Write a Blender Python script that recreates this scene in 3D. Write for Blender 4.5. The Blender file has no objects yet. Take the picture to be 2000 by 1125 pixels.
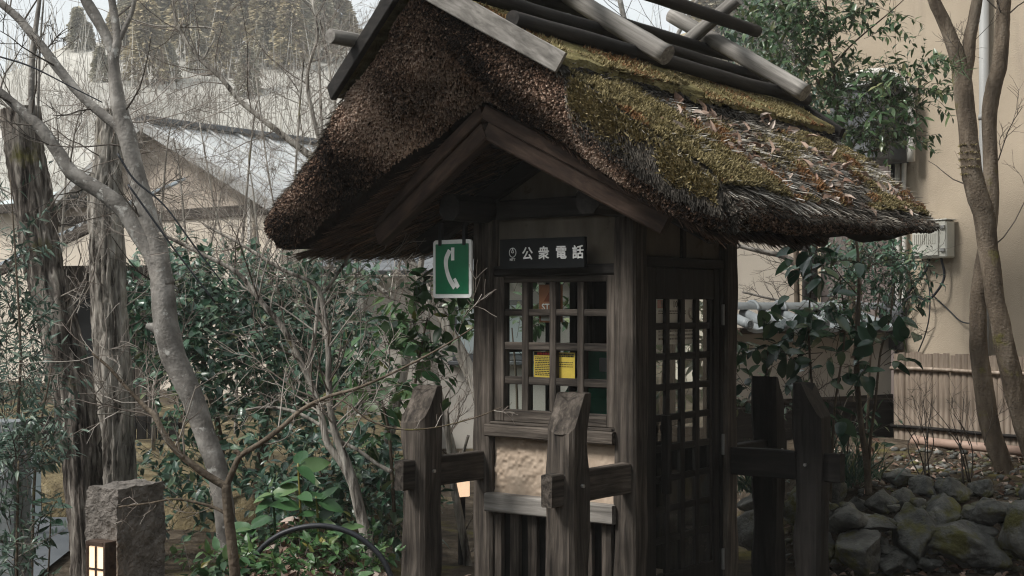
import bpy, bmesh, math, random
import numpy as np
from mathutils import Vector, Matrix

# ------------------------------------------------------------------ camera, sky, sun, exposure
scene = bpy.context.scene
F, H = 2690.0, 1.6                      # focal length in photo pixels, eye height
cam_d = bpy.data.cameras.new('camera')
cam_d.sensor_width = 36.0
cam_d.lens = 36.0 * F / 2000.0
cam_d.shift_y = 37.5 / 2000.0
cam_d.clip_end = 2000
cam = bpy.data.objects.new('camera', cam_d)
cam.location = (0, 0, H)
cam.rotation_euler = (math.radians(90), 0, 0)
scene.collection.objects.link(cam)
scene.camera = cam

SUN_TO = Vector((-0.72, -0.32, 0.82)).normalized()      # towards the sun
world = bpy.data.worlds.new('World')
scene.world = world
world.use_nodes = True
wn = world.node_tree
bg = wn.nodes['Background']
sky = wn.nodes.new('ShaderNodeTexSky')
sky.sky_type = 'NISHITA'
sky.sun_disc = False
sky.sun_elevation = math.asin(SUN_TO.z)
sky.sun_rotation = math.atan2(SUN_TO.x, SUN_TO.y)
sky.air_density = 1.0
sky.dust_density = 4.0
hs = wn.nodes.new('ShaderNodeMix')                       # cloud cover: blue washed out to a pale cloudy white
hs.data_type = 'RGBA'
hs.inputs[0].default_value = 0.82
hs.inputs[7].default_value = (6.2, 6.5, 6.55, 1)
wn.links.new(sky.outputs[0], hs.inputs[6])
wn.links.new(hs.outputs[2], bg.inputs[0])
bg.inputs[1].default_value = 0.06

sun_d = bpy.data.lights.new('sun', 'SUN')
sun_d.energy = 1.5
sun_d.angle = math.radians(14)
sun_d.color = (1.0, 0.97, 0.93)
sun = bpy.data.objects.new('sun', sun_d)
sun.rotation_euler = SUN_TO.to_track_quat('Z', 'Y').to_euler()
scene.collection.objects.link(sun)

vs = scene.view_settings
vs.view_transform = 'Standard'
vs.look = 'None'
vs.exposure = 1.45
vs.gamma = 1.0
vs.use_curve_mapping = False
scene.cycles.use_adaptive_sampling = True
scene.cycles.adaptive_threshold = 0.015
scene.cycles.pixel_filter_type = 'BLACKMAN_HARRIS'
scene.cycles.filter_width = 1.15
scene.cycles.max_bounces = 5
scene.cycles.diffuse_bounces = 3
scene.cycles.transparent_max_bounces = 12
scene.cycles.volume_bounces = 0

# ------------------------------------------------------------------ helpers
rng = np.random.default_rng(11)
random.seed(5)
COL = scene.collection
ORG = {}

def P(u, v, Y):
    return np.array([(u - 1000) / F * Y, Y, H - (v - 600) / F * Y])

def nrm(a):
    a = np.asarray(a, float)
    return a / (np.linalg.norm(a, axis=-1, keepdims=True) + 1e-12)

def vnoise(p, s=1.0, seed=0.0):
    p = np.asarray(p, float) * s
    i = np.floor(p); f = p - i
    f = f * f * (3 - 2 * f)
    def h(o):
        q = i + np.array(o)
        x = np.sin(q[..., 0] * 127.1 + q[..., 1] * 311.7 + q[..., 2] * 74.7 + seed * 17.3) * 43758.5453
        return x - np.floor(x)
    r = 0
    for a in (0, 1):
        for b in (0, 1):
            for c in (0, 1):
                w = (f[..., 0] if a else 1 - f[..., 0]) * (f[..., 1] if b else 1 - f[..., 1]) * (f[..., 2] if c else 1 - f[..., 2])
                r = r + w * h((a, b, c))
    return r * 2 - 1

def prop(o, label=None, cat=None, group=None, kind=None):
    if label: o['label'] = label
    if cat: o['category'] = cat
    if group: o['group'] = group
    if kind: o['kind'] = kind
    return o

def thing(name, label, cat, loc=(0, 0, 0), rz=0.0, group=None, local=False):
    """Empty at the base of a thing. local=True: children are modelled in its own axes."""
    o = bpy.data.objects.new(name, None)
    o.empty_display_size = 0.1
    COL.objects.link(o)
    o.location = loc
    o.rotation_euler = (0, 0, rz)
    ORG[o.name] = np.zeros(3) if local else np.array(loc, float)
    return prop(o, label, cat, group)

class MB:
    def __init__(s):
        s.v = []; s.q = []; s.t = []; s.r = []; s.n = 0
    def add(s, V, quads=None, tris=None, rnd=None):
        V = np.asarray(V, float).reshape(-1, 3)
        s.v.append(V)
        if quads is not None and len(quads): s.q.append(np.asarray(quads, np.int64).reshape(-1, 4) + s.n)
        if tris is not None and len(tris): s.t.append(np.asarray(tris, np.int64).reshape(-1, 3) + s.n)
        s.r.append(np.full(len(V), random.random()) if rnd is None else np.broadcast_to(np.asarray(rnd, float), (len(V),)))
        s.n += len(V)
    def mesh(s, name, mat, smooth=False, org=(0, 0, 0)):
        V = np.concatenate(s.v) - np.asarray(org)
        q = np.concatenate(s.q) if s.q else np.zeros((0, 4), np.int64)
        t = np.concatenate(s.t) if s.t else np.zeros((0, 3), np.int64)
        me = bpy.data.meshes.new(name)
        me.vertices.add(len(V)); me.vertices.foreach_set('co', V.astype(np.float32).ravel())
        nl = len(q) * 4 + len(t) * 3
        me.loops.add(nl); me.loops.foreach_set('vertex_index', np.concatenate([q.ravel(), t.ravel()]).astype(np.int32))
        me.polygons.add(len(q) + len(t))
        ls = np.concatenate([np.arange(len(q)) * 4, len(q) * 4 + np.arange(len(t)) * 3])
        me.polygons.foreach_set('loop_start', ls.astype(np.int32))
        me.update(calc_edges=True)
        a = me.attributes.new('rnd', 'FLOAT', 'POINT')
        a.data.foreach_set('value', np.concatenate(s.r).astype(np.float32))
        me.polygons.foreach_set('use_smooth', np.full(len(me.polygons), bool(smooth)))
        me.materials.append(mat)
        return me
    def build(s, name, mat, parent=None, smooth=False, org=None):
        if org is None: org = ORG[parent.name] if parent else np.zeros(3)
        o = bpy.data.objects.new(name, s.mesh(name, mat, smooth, org))
        COL.objects.link(o)
        if parent:
            o.parent = parent
        else:
            o.location = org
        ORG[o.name] = np.asarray(org, float)
        return o
    # --- shapes
    def grid(s, A, rnd=None, flip=False):
        n, m = A.shape[:2]
        i = np.arange(n - 1)[:, None] * m + np.arange(m - 1)[None, :]
        q = np.stack([i, i + 1, i + m + 1, i + m], -1).reshape(-1, 4)
        if flip: q = q[:, ::-1]
        s.add(A.reshape(-1, 3), q, None, rnd)
    def box(s, lo, hi, bev=0.004, rot=None, cen=None):
        lo = np.minimum(lo, hi) if False else np.asarray(lo, float); hi = np.asarray(hi, float)
        c = (lo + hi) / 2; h = np.abs(hi - lo) / 2
        b = min(bev, h.min() * 0.45)
        V = []; idx = {}
        for sx in (-1, 1):
            for sy in (-1, 1):
                for sz in (-1, 1):
                    sg = np.array([sx, sy, sz])
                    for k in range(3):
                        p = h - b; p = p.copy(); p[k] = h[k]
                        idx[(sx, sy, sz, k)] = len(V); V.append(p * sg)
        V = np.array(V)
        Q = []; T = []
        for k in range(3):
            i, j = [a for a in range(3) if a != k]
            for sg in (-1, 1):
                f = []
                for a, bb in ((-1, -1), (1, -1), (1, 1), (-1, 1)):
                    t = [0, 0, 0]; t[k] = sg; t[i] = a; t[j] = bb
                    f.append(idx[(*t, k)])
                Q.append(f)
            for a in (-1, 1):
                for bb in (-1, 1):
                    t0 = [0, 0, 0]; t0[i] = a; t0[j] = bb; t0[k] = -1
                    t1 = list(t0); t1[k] = 1
                    Q.append([idx[(*t0, i)], idx[(*t1, i)], idx[(*t1, j)], idx[(*t0, j)]])
        for sx in (-1, 1):
            for sy in (-1, 1):
                for sz in (-1, 1):
                    T.append([idx[(sx, sy, sz, k)] for k in range(3)])
        def fix(fs):
            out = []
            for f in fs:
                p = V[f]
                n = np.cross(p[1] - p[0], p[2] - p[0])
                out.append(f if n @ p.mean(0) > 0 else f[::-1])
            return out
        Q = fix(Q); T = fix(T)
        if rot is not None: V = V @ np.asarray(rot).T
        s.add(V + c, Q, T)
    def tube(s, pts, rad, k=8, cap=True, rnd=None, wob=0.0, ecc=1.0):
        pts = np.asarray(pts, float); n = len(pts)
        rad = np.broadcast_to(np.asarray(rad, float), (n,))
        tg = np.gradient(pts, axis=0); tg = nrm(tg)
        up = np.array([0.13, 0.21, 1.0]) if abs(tg[0, 2]) < 0.9 else np.array([1.0, 0.2, 0.1])
        x = nrm(np.cross(tg[0], up)); X = [x]
        for i in range(1, n):
            x = x - tg[i] * (x @ tg[i]); x = x / (np.linalg.norm(x) + 1e-9); X.append(x)
        X = np.array(X); Yv = np.cross(tg, X)
        an = np.arange(k) / k * 2 * math.pi
        c = np.cos(an)[None, :, None]; sn = np.sin(an)[None, :, None] * ecc
        R = rad[:, None, None]
        if wob:
            R = R * (1 + wob * vnoise(np.stack([np.cos(an)[None, :] * 2 + 0 * rad[:, None], np.sin(an)[None, :] * 2 + 0 * rad[:, None], np.arange(n)[:, None] * 0.7 + 0 * an[None, :]], -1), 1.0, random.random() * 50))[..., None]
        A = pts[:, None, :] + R * (c * X[:, None, :] + sn * Yv[:, None, :])
        i = np.arange(n - 1)[:, None] * k + np.arange(k)[None, :]
        j = np.arange(n - 1)[:, None] * k + (np.arange(k)[None, :] + 1) % k
        q = np.stack([i, j, j + k, i + k], -1).reshape(-1, 4)
        V = A.reshape(-1, 3); T = []
        if cap:
            V = np.concatenate([V, pts[:1], pts[-1:]])
            b = n * k
            for a in range(k):
                T.append([(a + 1) % k, a, b]); T.append([(n - 1) * k + a, (n - 1) * k + (a + 1) % k, b + 1])
        s.add(V, q, T, rnd)
    def timber(s, p0, p1, w, h, up=(0, 0, 1), seg=10, wob=0.004, bev=0.01, taper=1.0):
        p0 = np.asarray(p0, float); p1 = np.asarray(p1, float)
        d = nrm(p1 - p0); x = nrm(np.cross(d, np.asarray(up, float))); y = np.cross(x, d)
        hw, hh = w / 2, h / 2
        m = 3
        def side(a, b):
            return [a + (b - a) * t / m for t in range(m)]
        c = [np.array(p) for p in ((-hw + bev, -hh), (hw - bev, -hh), (hw, -hh + bev), (hw, hh - bev), (hw - bev, hh), (-hw + bev, hh), (-hw, hh - bev), (-hw, -hh + bev))]
        prof = []
        for i in range(8):
            a, b = c[i], c[(i + 1) % 8]
            prof += side(a, b) if i % 2 == 0 else [a]
        prof = np.array(prof); k = len(prof)
        sd = random.random() * 99
        A = []
        for t in np.linspace(0, 1, seg + 1):
            pr = prof * (1 + (taper - 1) * t)
            base = p0 + (p1 - p0) * t
            ring = base + pr[:, :1] * x + pr[:, 1:] * y
            L = np.linalg.norm(p1 - p0)
            ns = vnoise(np.column_stack([pr * 14, np.full(k, t * L * 5)]), 1.0, sd)
            ring = ring + (ns * wob)[:, None] * nrm(ring - base)
            A.append(ring)
        A = np.array(A)
        n = seg + 1
        i = np.arange(n - 1)[:, None] * k + np.arange(k)[None, :]
        j = np.arange(n - 1)[:, None] * k + (np.arange(k)[None, :] + 1) % k
        q = np.stack([i, j, j + k, i + k], -1).reshape(-1, 4)
        V = np.concatenate([A.reshape(-1, 3), p0[None], p1[None]])
        T = []
        b = n * k
        for a in range(k):
            T.append([(a + 1) % k, a, b]); T.append([(n - 1) * k + a, (n - 1) * k + (a + 1) % k, b + 1])
        s.add(V, q, T)
    def ribbons(s, p0, d, n, L, w, curl=0.0, rnd=None, taper=0.4):
        """many flat straws: base points, directions, surface normals, lengths, widths (all arrays)"""
        m = len(p0)
        L = np.broadcast_to(L, (m,))[:, None]; w = np.broadcast_to(w, (m,))[:, None]; curl = np.broadcast_to(curl, (m,))[:, None]
        wv = nrm(np.cross(d, n)) * w / 2
        p1 = p0 + d * L * 0.5 + n * curl * L * 0.3
        p2 = p0 + d * L + n * curl * L
        V = np.stack([p0 - wv, p0 + wv, p1 - wv, p1 + wv, p2 - wv * taper, p2 + wv * taper], 1).reshape(-1, 3)
        b = (np.arange(m) * 6)[:, None]
        q = np.concatenate([b + np.array([0, 1, 3, 2]), b + np.array([2, 3, 5, 4])])
        r = rng.random(m) if rnd is None else rnd
        s.add(V, q, None, np.repeat(r, 6))
    def stalks(s, p0, d, L, r, rnd=None):
        m = len(p0)
        a = nrm(np.cross(d, rng.normal(size=(m, 3)))); b = np.cross(d, a)
        L = np.broadcast_to(L, (m,))[:, None]; r = np.broadcast_to(r, (m,))[:, None]
        V = []
        for t in (0, 1):
            for ca, cb in ((1, 0), (0, 1), (-1, 0), (0, -1)):
                V.append(p0 + d * L * t + (a * ca + b * cb) * r)
        V = np.stack(V, 1).reshape(-1, 3)
        o = (np.arange(m) * 8)[:, None]
        q = np.concatenate([o + np.array(f) for f in ([0, 1, 5, 4], [1, 2, 6, 5], [2, 3, 7, 6], [3, 0, 4, 7], [4, 5, 6, 7])])
        s.add(V, q, None, np.repeat(rng.random(m) if rnd is None else rnd, 8))

def crom(pts, per=5):
    """Catmull-Rom through rows of any width"""
    p = np.asarray(pts, float)
    p = np.concatenate([2 * p[:1] - p[1:2], p, 2 * p[-1:] - p[-2:-1]])
    out = []
    for i in range(1, len(p) - 2):
        a, b, c, d = p[i - 1], p[i], p[i + 1], p[i + 2]
        for t in np.arange(per) / per:
            out.append(0.5 * (2 * b + (c - a) * t + (2 * a - 5 * b + 4 * c - d) * t * t + (3 * b - a - 3 * c + d) * t ** 3))
    out.append(p[-2])
    return np.array(out)

_ico = {}
def ico(sub):
    if sub not in _ico:
        bm = bmesh.new(); bmesh.ops.create_icosphere(bm, subdivisions=sub, radius=1)
        _ico[sub] = (np.array([v.co[:] for v in bm.verts]), np.array([[v.index for v in f.verts] for f in bm.faces]))
        bm.free()
    return _ico[sub]

# ------------------------------------------------------------------ materials (procedural)
def new_mat(name):
    m = bpy.data.materials.new(name); m.use_nodes = True
    nt = m.node_tree
    return m, nt, nt.nodes['Principled BSDF']

def nd(nt, typ, **kw):
    n = nt.nodes.new(typ)
    for k, v in kw.items():
        if k in n.inputs: n.inputs[k].default_value = v
        else: setattr(n, k, v)
    return n

def ramp(nt, fac, cols):
    r = nt.nodes.new('ShaderNodeValToRGB')
    e = r.color_ramp.elements
    while len(e) < len(cols): e.new(0.5)
    for i, (p, c) in enumerate(cols):
        e[i].position = p; e[i].color = (*c, 1)
    nt.links.new(fac, r.inputs[0])
    return r

def surf(name, cols, scale=6.0, stretch=(1, 1, 1), rough=0.85, bump=0.3, bdist=0.01, detail=7, big=0.0, bigscale=1.2, spec=0.25, distort=0.0, fine=0.0, finescale=60, stain=None, stain_scale=2.0, stain_at=(0.55, 0.7), objvar=0.0, stain_stretch=None, roty=0.0):
    m, nt, b = new_mat(name)
    tc = nd(nt, 'ShaderNodeTexCoord')
    mp = nd(nt, 'ShaderNodeMapping'); mp.inputs['Scale'].default_value = stretch
    if roty:
        vr = nd(nt, 'ShaderNodeVectorRotate', rotation_type='Y_AXIS'); vr.inputs['Angle'].default_value = roty
        nt.links.new(tc.outputs['Object'], vr.inputs['Vector']); nt.links.new(vr.outputs[0], mp.inputs['Vector'])
    else:
        nt.links.new(tc.outputs['Object'], mp.inputs['Vector'])
    no = nd(nt, 'ShaderNodeTexNoise', Scale=scale, Detail=detail, Roughness=0.62, Distortion=distort)
    nt.links.new(mp.outputs[0], no.inputs['Vector'])
    cr = ramp(nt, no.outputs['Fac'], cols)
    col = cr.outputs[0]
    if big:
        n2 = nd(nt, 'ShaderNodeTexNoise', Scale=bigscale, Detail=3)
        nt.links.new(tc.outputs['Object'], n2.inputs['Vector'])
        mr = nd(nt, 'ShaderNodeMapRange'); mr.inputs[1].default_value = 0.3; mr.inputs[2].default_value = 0.7
        mr.inputs[3].default_value = 1 - big; mr.inputs[4].default_value = 1 + big
        nt.links.new(n2.outputs['Fac'], mr.inputs[0])
        mx = nd(nt, 'ShaderNodeMix', data_type='RGBA', blend_type='MULTIPLY'); mx.inputs[0].default_value = 1
        nt.links.new(col, mx.inputs[6]); nt.links.new(mr.outputs[0], mx.inputs[7]); col = mx.outputs[2]
    if stain is not None:
        n3 = nd(nt, 'ShaderNodeTexNoise', Scale=stain_scale, Detail=6, Roughness=0.65)
        if stain_stretch:
            mp3 = nd(nt, 'ShaderNodeMapping'); mp3.inputs['Scale'].default_value = stain_stretch
            nt.links.new(tc.outputs['Object'], mp3.inputs['Vector']); nt.links.new(mp3.outputs[0], n3.inputs['Vector'])
        else:
            nt.links.new(tc.outputs['Object'], n3.inputs['Vector'])
        r3 = ramp(nt, n3.outputs['Fac'], [(stain_at[0], (0, 0, 0)), (stain_at[1], (1, 1, 1))])
        mx = nd(nt, 'ShaderNodeMix', data_type='RGBA')
        nt.links.new(r3.outputs[0], mx.inputs[0]); nt.links.new(col, mx.inputs[6]); mx.inputs[7].default_value = (*stain, 1); col = mx.outputs[2]
    if objvar:
        oi = nd(nt, 'ShaderNodeObjectInfo'); mr = nd(nt, 'ShaderNodeMapRange'); mr.inputs[3].default_value = 1 - objvar; mr.inputs[4].default_value = 1 + objvar
        nt.links.new(oi.outputs['Random'], mr.inputs[0])
        mx = nd(nt, 'ShaderNodeMix', data_type='RGBA', blend_type='MULTIPLY'); mx.inputs[0].default_value = 1
        nt.links.new(col, mx.inputs[6]); nt.links.new(mr.outputs[0], mx.inputs[7]); col = mx.outputs[2]
    nt.links.new(col, b.inputs['Base Color'])
    b.inputs['Roughness'].default_value = rough
    b.inputs['Specular IOR Level'].default_value = spec
    if bump:
        hgt = no.outputs['Fac']
        if fine:
            n4 = nd(nt, 'ShaderNodeTexNoise', Scale=finescale, Detail=4)
            nt.links.new(tc.outputs['Object'], n4.inputs['Vector'])
            ma = nd(nt, 'ShaderNodeMath', operation='MULTIPLY_ADD'); ma.inputs[1].default_value = fine
            nt.links.new(n4.outputs['Fac'], ma.inputs[0]); nt.links.new(hgt, ma.inputs[2]); hgt = ma.outputs[0]
        bp = nd(nt, 'ShaderNodeBump', Strength=bump, Distance=bdist)
        nt.links.new(hgt, bp.inputs['Height']); nt.links.new(bp.outputs[0], b.inputs['Normal'])
    return m

def rnd_mat(name, cols, rough=0.6, spec=0.3, trans=0.0, obj_random=False, noise_scale=0.0, noise_amt=0.3, coord='Object'):
    """colour picked per piece from the 'rnd' attribute (or per object), lightly varied by noise"""
    m, nt, b = new_mat(name)
    if obj_random:
        fac = nd(nt, 'ShaderNodeObjectInfo').outputs['Random']
    else:
        fac = nd(nt, 'ShaderNodeAttribute', attribute_name='rnd').outputs['Fac']
    cr = ramp(nt, fac, cols); col = cr.outputs[0]
    if noise_scale:
        tc = nd(nt, 'ShaderNodeTexCoord')
        n2 = nd(nt, 'ShaderNodeTexNoise', Scale=noise_scale, Detail=4)
        nt.links.new(tc.outputs[coord], n2.inputs['Vector'])
        mr = nd(nt, 'ShaderNodeMapRange'); mr.inputs[1].default_value = 0.3; mr.inputs[2].default_value = 0.7
        mr.inputs[3].default_value = 1 - noise_amt; mr.inputs[4].default_value = 1 + noise_amt
        nt.links.new(n2.outputs['Fac'], mr.inputs[0])
        mx = nd(nt, 'ShaderNodeMix', data_type='RGBA', blend_type='MULTIPLY'); mx.inputs[0].default_value = 1
        nt.links.new(col, mx.inputs[6]); nt.links.new(mr.outputs[0], mx.inputs[7]); col = mx.outputs[2]
    nt.links.new(col, b.inputs['Base Color'])
    b.inputs['Roughness'].default_value = rough
    b.inputs['Specular IOR Level'].default_value = spec
    if trans:
        out = nt.nodes['Material Output']
        tr = nd(nt, 'ShaderNodeBsdfTranslucent'); nt.links.new(col, tr.inputs[0])
        ms = nd(nt, 'ShaderNodeMixShader'); ms.inputs[0].default_value = trans
        nt.links.new(b.outputs[0], ms.inputs[1]); nt.links.new(tr.outputs[0], ms.inputs[2]); nt.links.new(ms.outputs[0], out.inputs[0])
    return m

def plain(name, col, rough=0.6, spec=0.3, emit=0.0, metal=0.0):
    m, nt, b = new_mat(name)
    tc = nd(nt, 'ShaderNodeTexCoord')
    no = nd(nt, 'ShaderNodeTexNoise', Scale=18, Detail=5)
    nt.links.new(tc.outputs['Object'], no.inputs['Vector'])
    c = np.array(col)
    cr = ramp(nt, no.outputs['Fac'], [(0.3, tuple(c * 0.86)), (0.7, tuple(np.minimum(c * 1.1, 1)))])
    nt.links.new(cr.outputs[0], b.inputs['Base Color'])
    b.inputs['Roughness'].default_value = rough; b.inputs['Specular IOR Level'].default_value = spec; b.inputs['Metallic'].default_value = metal
    if emit:
        b.inputs['Emission Color'].default_value = (*col, 1); b.inputs['Emission Strength'].default_value = emit
    return m

def glass_mat(name, tint=(0.965, 0.985, 0.98), refl=1.0):
    m, nt, b = new_mat(name)
    out = nt.nodes['Material Output']
    tr = nd(nt, 'ShaderNodeBsdfTransparent'); tr.inputs[0].default_value = (*tint, 1)
    gl = nd(nt, 'ShaderNodeBsdfGlossy'); gl.inputs['Roughness'].default_value = 0.03
    fr = nd(nt, 'ShaderNodeFresnel', IOR=1.5)
    ms = nd(nt, 'ShaderNodeMixShader')
    ge = nd(nt, 'ShaderNodeNewGeometry'); iv = nd(nt, 'ShaderNodeMath', operation='SUBTRACT'); iv.inputs[0].default_value = 1.0
    nt.links.new(ge.outputs['Backfacing'], iv.inputs[1])
    mu = nd(nt, 'ShaderNodeMath', operation='MULTIPLY'); nt.links.new(fr.outputs[0], mu.inputs[0]); nt.links.new(iv.outputs[0], mu.inputs[1])
    nt.links.new(mu.outputs[0], ms.inputs[0]); nt.links.new(tr.outputs[0], ms.inputs[1]); nt.links.new(gl.outputs[0], ms.inputs[2]); nt.links.new(ms.outputs[0], out.inputs[0])
    nt.nodes.remove(b)
    return m

WCOL = [(0.3, (0.014, 0.012, 0.0105)), (0.48, (0.054, 0.045, 0.037)), (0.7, (0.13, 0.11, 0.092))]
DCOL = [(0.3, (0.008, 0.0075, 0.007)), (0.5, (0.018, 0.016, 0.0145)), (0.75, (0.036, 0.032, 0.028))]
GCOL = [(0.28, (0.075, 0.07, 0.063)), (0.5, (0.19, 0.178, 0.16)), (0.75, (0.33, 0.31, 0.285))]
AX = {'x': (2.2, 38, 38), 'y': (38, 2.2, 38), 'z': (38, 38, 2.2)}
M = {}
for ax, st in AX.items():
    M['wood_' + ax] = surf('weathered_wood_' + ax, WCOL, 1.0, st, 0.85, 0.9, 0.01, 8, big=0.4, bigscale=3.5, distort=0.35, spec=0.2, objvar=0.28)
    M['dark_' + ax] = surf('dark_stained_wood_' + ax, DCOL, 1.0, st, 0.75, 0.5, 0.005, 8, big=0.3, bigscale=3.0, distort=0.35, spec=0.2, objvar=0.25)  # near-black wood tone shared by door side, beams and poles
    M['grey_' + ax] = surf('silver_grey_wood_' + ax, GCOL, 1.0, st, 0.85, 0.5, 0.005, 8, big=0.25, bigscale=3.0, distort=0.3, spec=0.15, objvar=0.22)
for nm_, ry_ in (('red_x', 0.0), ('red_s1', -.5), ('red_s2', .5)): M[nm_] = surf('reddish_rafter_wood' + nm_[3:], [(0.28, (0.018, 0.011, 0.008)), (0.5, (0.05, 0.031, 0.022)), (0.75, (0.1, 0.066, 0.047))], 1.0, (2.5, 34, 34), 0.7, 0.5, 0.005, 8, big=0.3, bigscale=3.0, distort=0.4, roty=ry_)
for nm_, ry_ in (('grey_s1', -.56), ('grey_s2', .56)): M[nm_] = surf('silver_grey_wood' + nm_[4:], GCOL, 1.0, AX['x'], 0.85, 0.5, 0.005, 8, big=0.25, bigscale=3.0, distort=0.3, spec=0.15, objvar=0.15, roty=ry_)
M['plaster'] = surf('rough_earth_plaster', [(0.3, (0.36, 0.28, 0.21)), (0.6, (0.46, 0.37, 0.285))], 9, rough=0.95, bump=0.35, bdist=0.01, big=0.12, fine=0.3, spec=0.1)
M['plaster_dull_shaded'] = surf('dull_grey_plaster_shaded', [(0.3, (0.085, 0.073, 0.058)), (0.6, (0.16, 0.14, 0.11))], 5, (1, 1, .3), rough=0.95, bump=0.3, big=0.2, spec=0.1, stain=(0.05, 0.04, 0.03), stain_scale=9, stain_at=(0.6, 0.75))  # base darkened to put the shade under the eave into the colour
M['stucco'] = surf('beige_building_stucco', [(0.3, (0.355, 0.295, 0.222)), (0.7, (0.455, 0.382, 0.292))], 0.9, rough=0.95, bump=0.35, bdist=0.006, big=0.1, bigscale=0.4, fine=2.5, finescale=130, spec=0.1, stain=(0.25, 0.21, 0.17), stain_scale=1.1, stain_at=(0.53, 0.8), stain_stretch=(2.2, 2.2, .45))
M['cream'] = surf('cream_house_wall', [(0.3, (0.5, 0.44, 0.36)), (0.7, (0.58, 0.52, 0.44))], 1.5, rough=0.95, bump=0.1, big=0.08, spec=0.1)
M['tanwall'] = surf('tan_gable_wall', [(0.3, (0.36, 0.305, 0.25)), (0.7, (0.43, 0.37, 0.31))], 1.5, rough=0.95, bump=0.1, big=0.08, spec=0.1)
M['greywall'] = surf('pale_grey_house_wall', [(0.3, (0.4, 0.37, 0.33)), (0.7, (0.48, 0.45, 0.4))], 1.2, rough=0.95, bump=0.1, big=0.1, spec=0.1)
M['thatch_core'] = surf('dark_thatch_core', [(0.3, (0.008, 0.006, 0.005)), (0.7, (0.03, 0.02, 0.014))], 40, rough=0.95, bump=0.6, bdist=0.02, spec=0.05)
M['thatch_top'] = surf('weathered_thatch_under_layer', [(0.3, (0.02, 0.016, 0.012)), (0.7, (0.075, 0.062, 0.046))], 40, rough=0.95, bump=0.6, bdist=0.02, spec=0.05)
M['straw'] = rnd_mat('weathered_straw', [(0.0, (0.03, 0.026, 0.021)), (0.4, (0.15, 0.13, 0.105)), (0.75, (0.34, 0.31, 0.26)), (1.0, (0.62, 0.59, 0.53))], 0.75, 0.25, noise_scale=4.5, noise_amt=0.55)
M['stalk'] = rnd_mat('cut_reed_ends', [(0.0, (0.014, 0.009, 0.007)), (0.3, (0.08, 0.05, 0.035)), (0.65, (0.27, 0.175, 0.125)), (1.0, (0.58, 0.45, 0.36))], 0.8, 0.2, noise_scale=3.2, noise_amt=0.6)
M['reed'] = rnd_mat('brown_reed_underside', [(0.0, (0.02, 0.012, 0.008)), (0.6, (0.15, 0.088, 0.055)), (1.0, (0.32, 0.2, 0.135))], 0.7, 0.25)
M['moss'] = rnd_mat('olive_and_rust_moss', [(0.0, (0.08, 0.067, 0.032)), (0.25, (0.215, 0.178, 0.085)), (0.5, (0.41, 0.34, 0.19)), (0.62, (0.14, 0.085, 0.04)), (1.0, (0.29, 0.15, 0.075))], 0.95, 0.05)
M['bark_sheet'] = surf('mossy_cedar_bark', [(0.3, (0.06, 0.05, 0.025)), (0.5, (0.17, 0.145, 0.065)), (0.7, (0.29, 0.25, 0.13))], 9, (2, .5, 2), rough=0.95, bump=0.7, bdist=0.02, spec=0.05, stain=(0.15, 0.095, 0.055), stain_scale=5, stain_at=(0.58, 0.72), fine=1, finescale=90)
M['dead_leaf'] = rnd_mat('fallen_leaves', [(0.0, (0.1, 0.06, 0.04)), (0.35, (0.24, 0.15, 0.11)), (0.7, (0.38, 0.28, 0.22)), (1.0, (0.52, 0.44, 0.38))], 0.75, 0.25)
M['glass'] = glass_mat('window_glass')
M['leaf_dark'] = rnd_mat('glossy_dark_green_leaf', [(0.0, (0.018, 0.05, 0.032)), (0.5, (0.045, 0.108, 0.064)), (0.85, (0.1, 0.175, 0.105)), (1.0, (0.2, 0.21, 0.09))], 0.34, 0.6, trans=0.15)
M['leaf_mid'] = rnd_mat('mid_green_leaf', [(0.0, (0.03, 0.065, 0.028)), (0.5, (0.06, 0.115, 0.048)), (0.85, (0.11, 0.17, 0.075)), (1.0, (0.2, 0.21, 0.09))], 0.3, 0.55, trans=0.2)
M['leaf_obj'] = rnd_mat('glossy_dark_green_leaf_single', [(0.0, (0.018, 0.052, 0.03)), (0.5, (0.04, 0.1, 0.056)), (0.85, (0.08, 0.155, 0.085)), (1.0, (0.12, 0.17, 0.07))], 0.27, 0.6, trans=0.15, obj_random=True)
M['leaf_mid_obj'] = rnd_mat('mid_green_leaf_single', [(0.0, (0.03, 0.065, 0.028)), (0.5, (0.06, 0.115, 0.048)), (0.85, (0.11, 0.17, 0.075)), (1.0, (0.2, 0.21, 0.09))], 0.3, 0.55, trans=0.2, obj_random=True)
M['leaf_bright'] = rnd_mat('bright_green_leaf', [(0.0, (0.035, 0.085, 0.03)), (0.6, (0.07, 0.15, 0.05)), (0.9, (0.12, 0.19, 0.06)), (1.0, (0.25, 0.2, 0.05))], 0.4, 0.45, trans=0.2)
M['leaf_bright_obj'] = rnd_mat('bright_green_leaf_single', [(0.0, (0.035, 0.09, 0.035)), (0.6, (0.065, 0.15, 0.055)), (1.0, (0.12, 0.19, 0.07))], 0.4, 0.45, trans=0.2, obj_random=True)
M['leaf_grey'] = rnd_mat('grey_green_narrow_leaf', [(0.0, (0.03, 0.06, 0.042)), (0.6, (0.075, 0.125, 0.088)), (1.0, (0.18, 0.23, 0.17))], 0.4, 0.45, trans=0.15)
M['bark_rough'] = surf('furrowed_grey_brown_bark', [(0.36, (0.02, 0.017, 0.015)), (0.5, (0.13, 0.112, 0.096)), (0.68, (0.38, 0.345, 0.3))], 1.0, (22, 22, 3.2), 0.95, 1.0, 0.03, 7, big=0.35, bigscale=2.2, distort=0.6, spec=0.1, stain=(0.12, 0.11, 0.04), stain_scale=3, stain_at=(0.6, 0.72))
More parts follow.
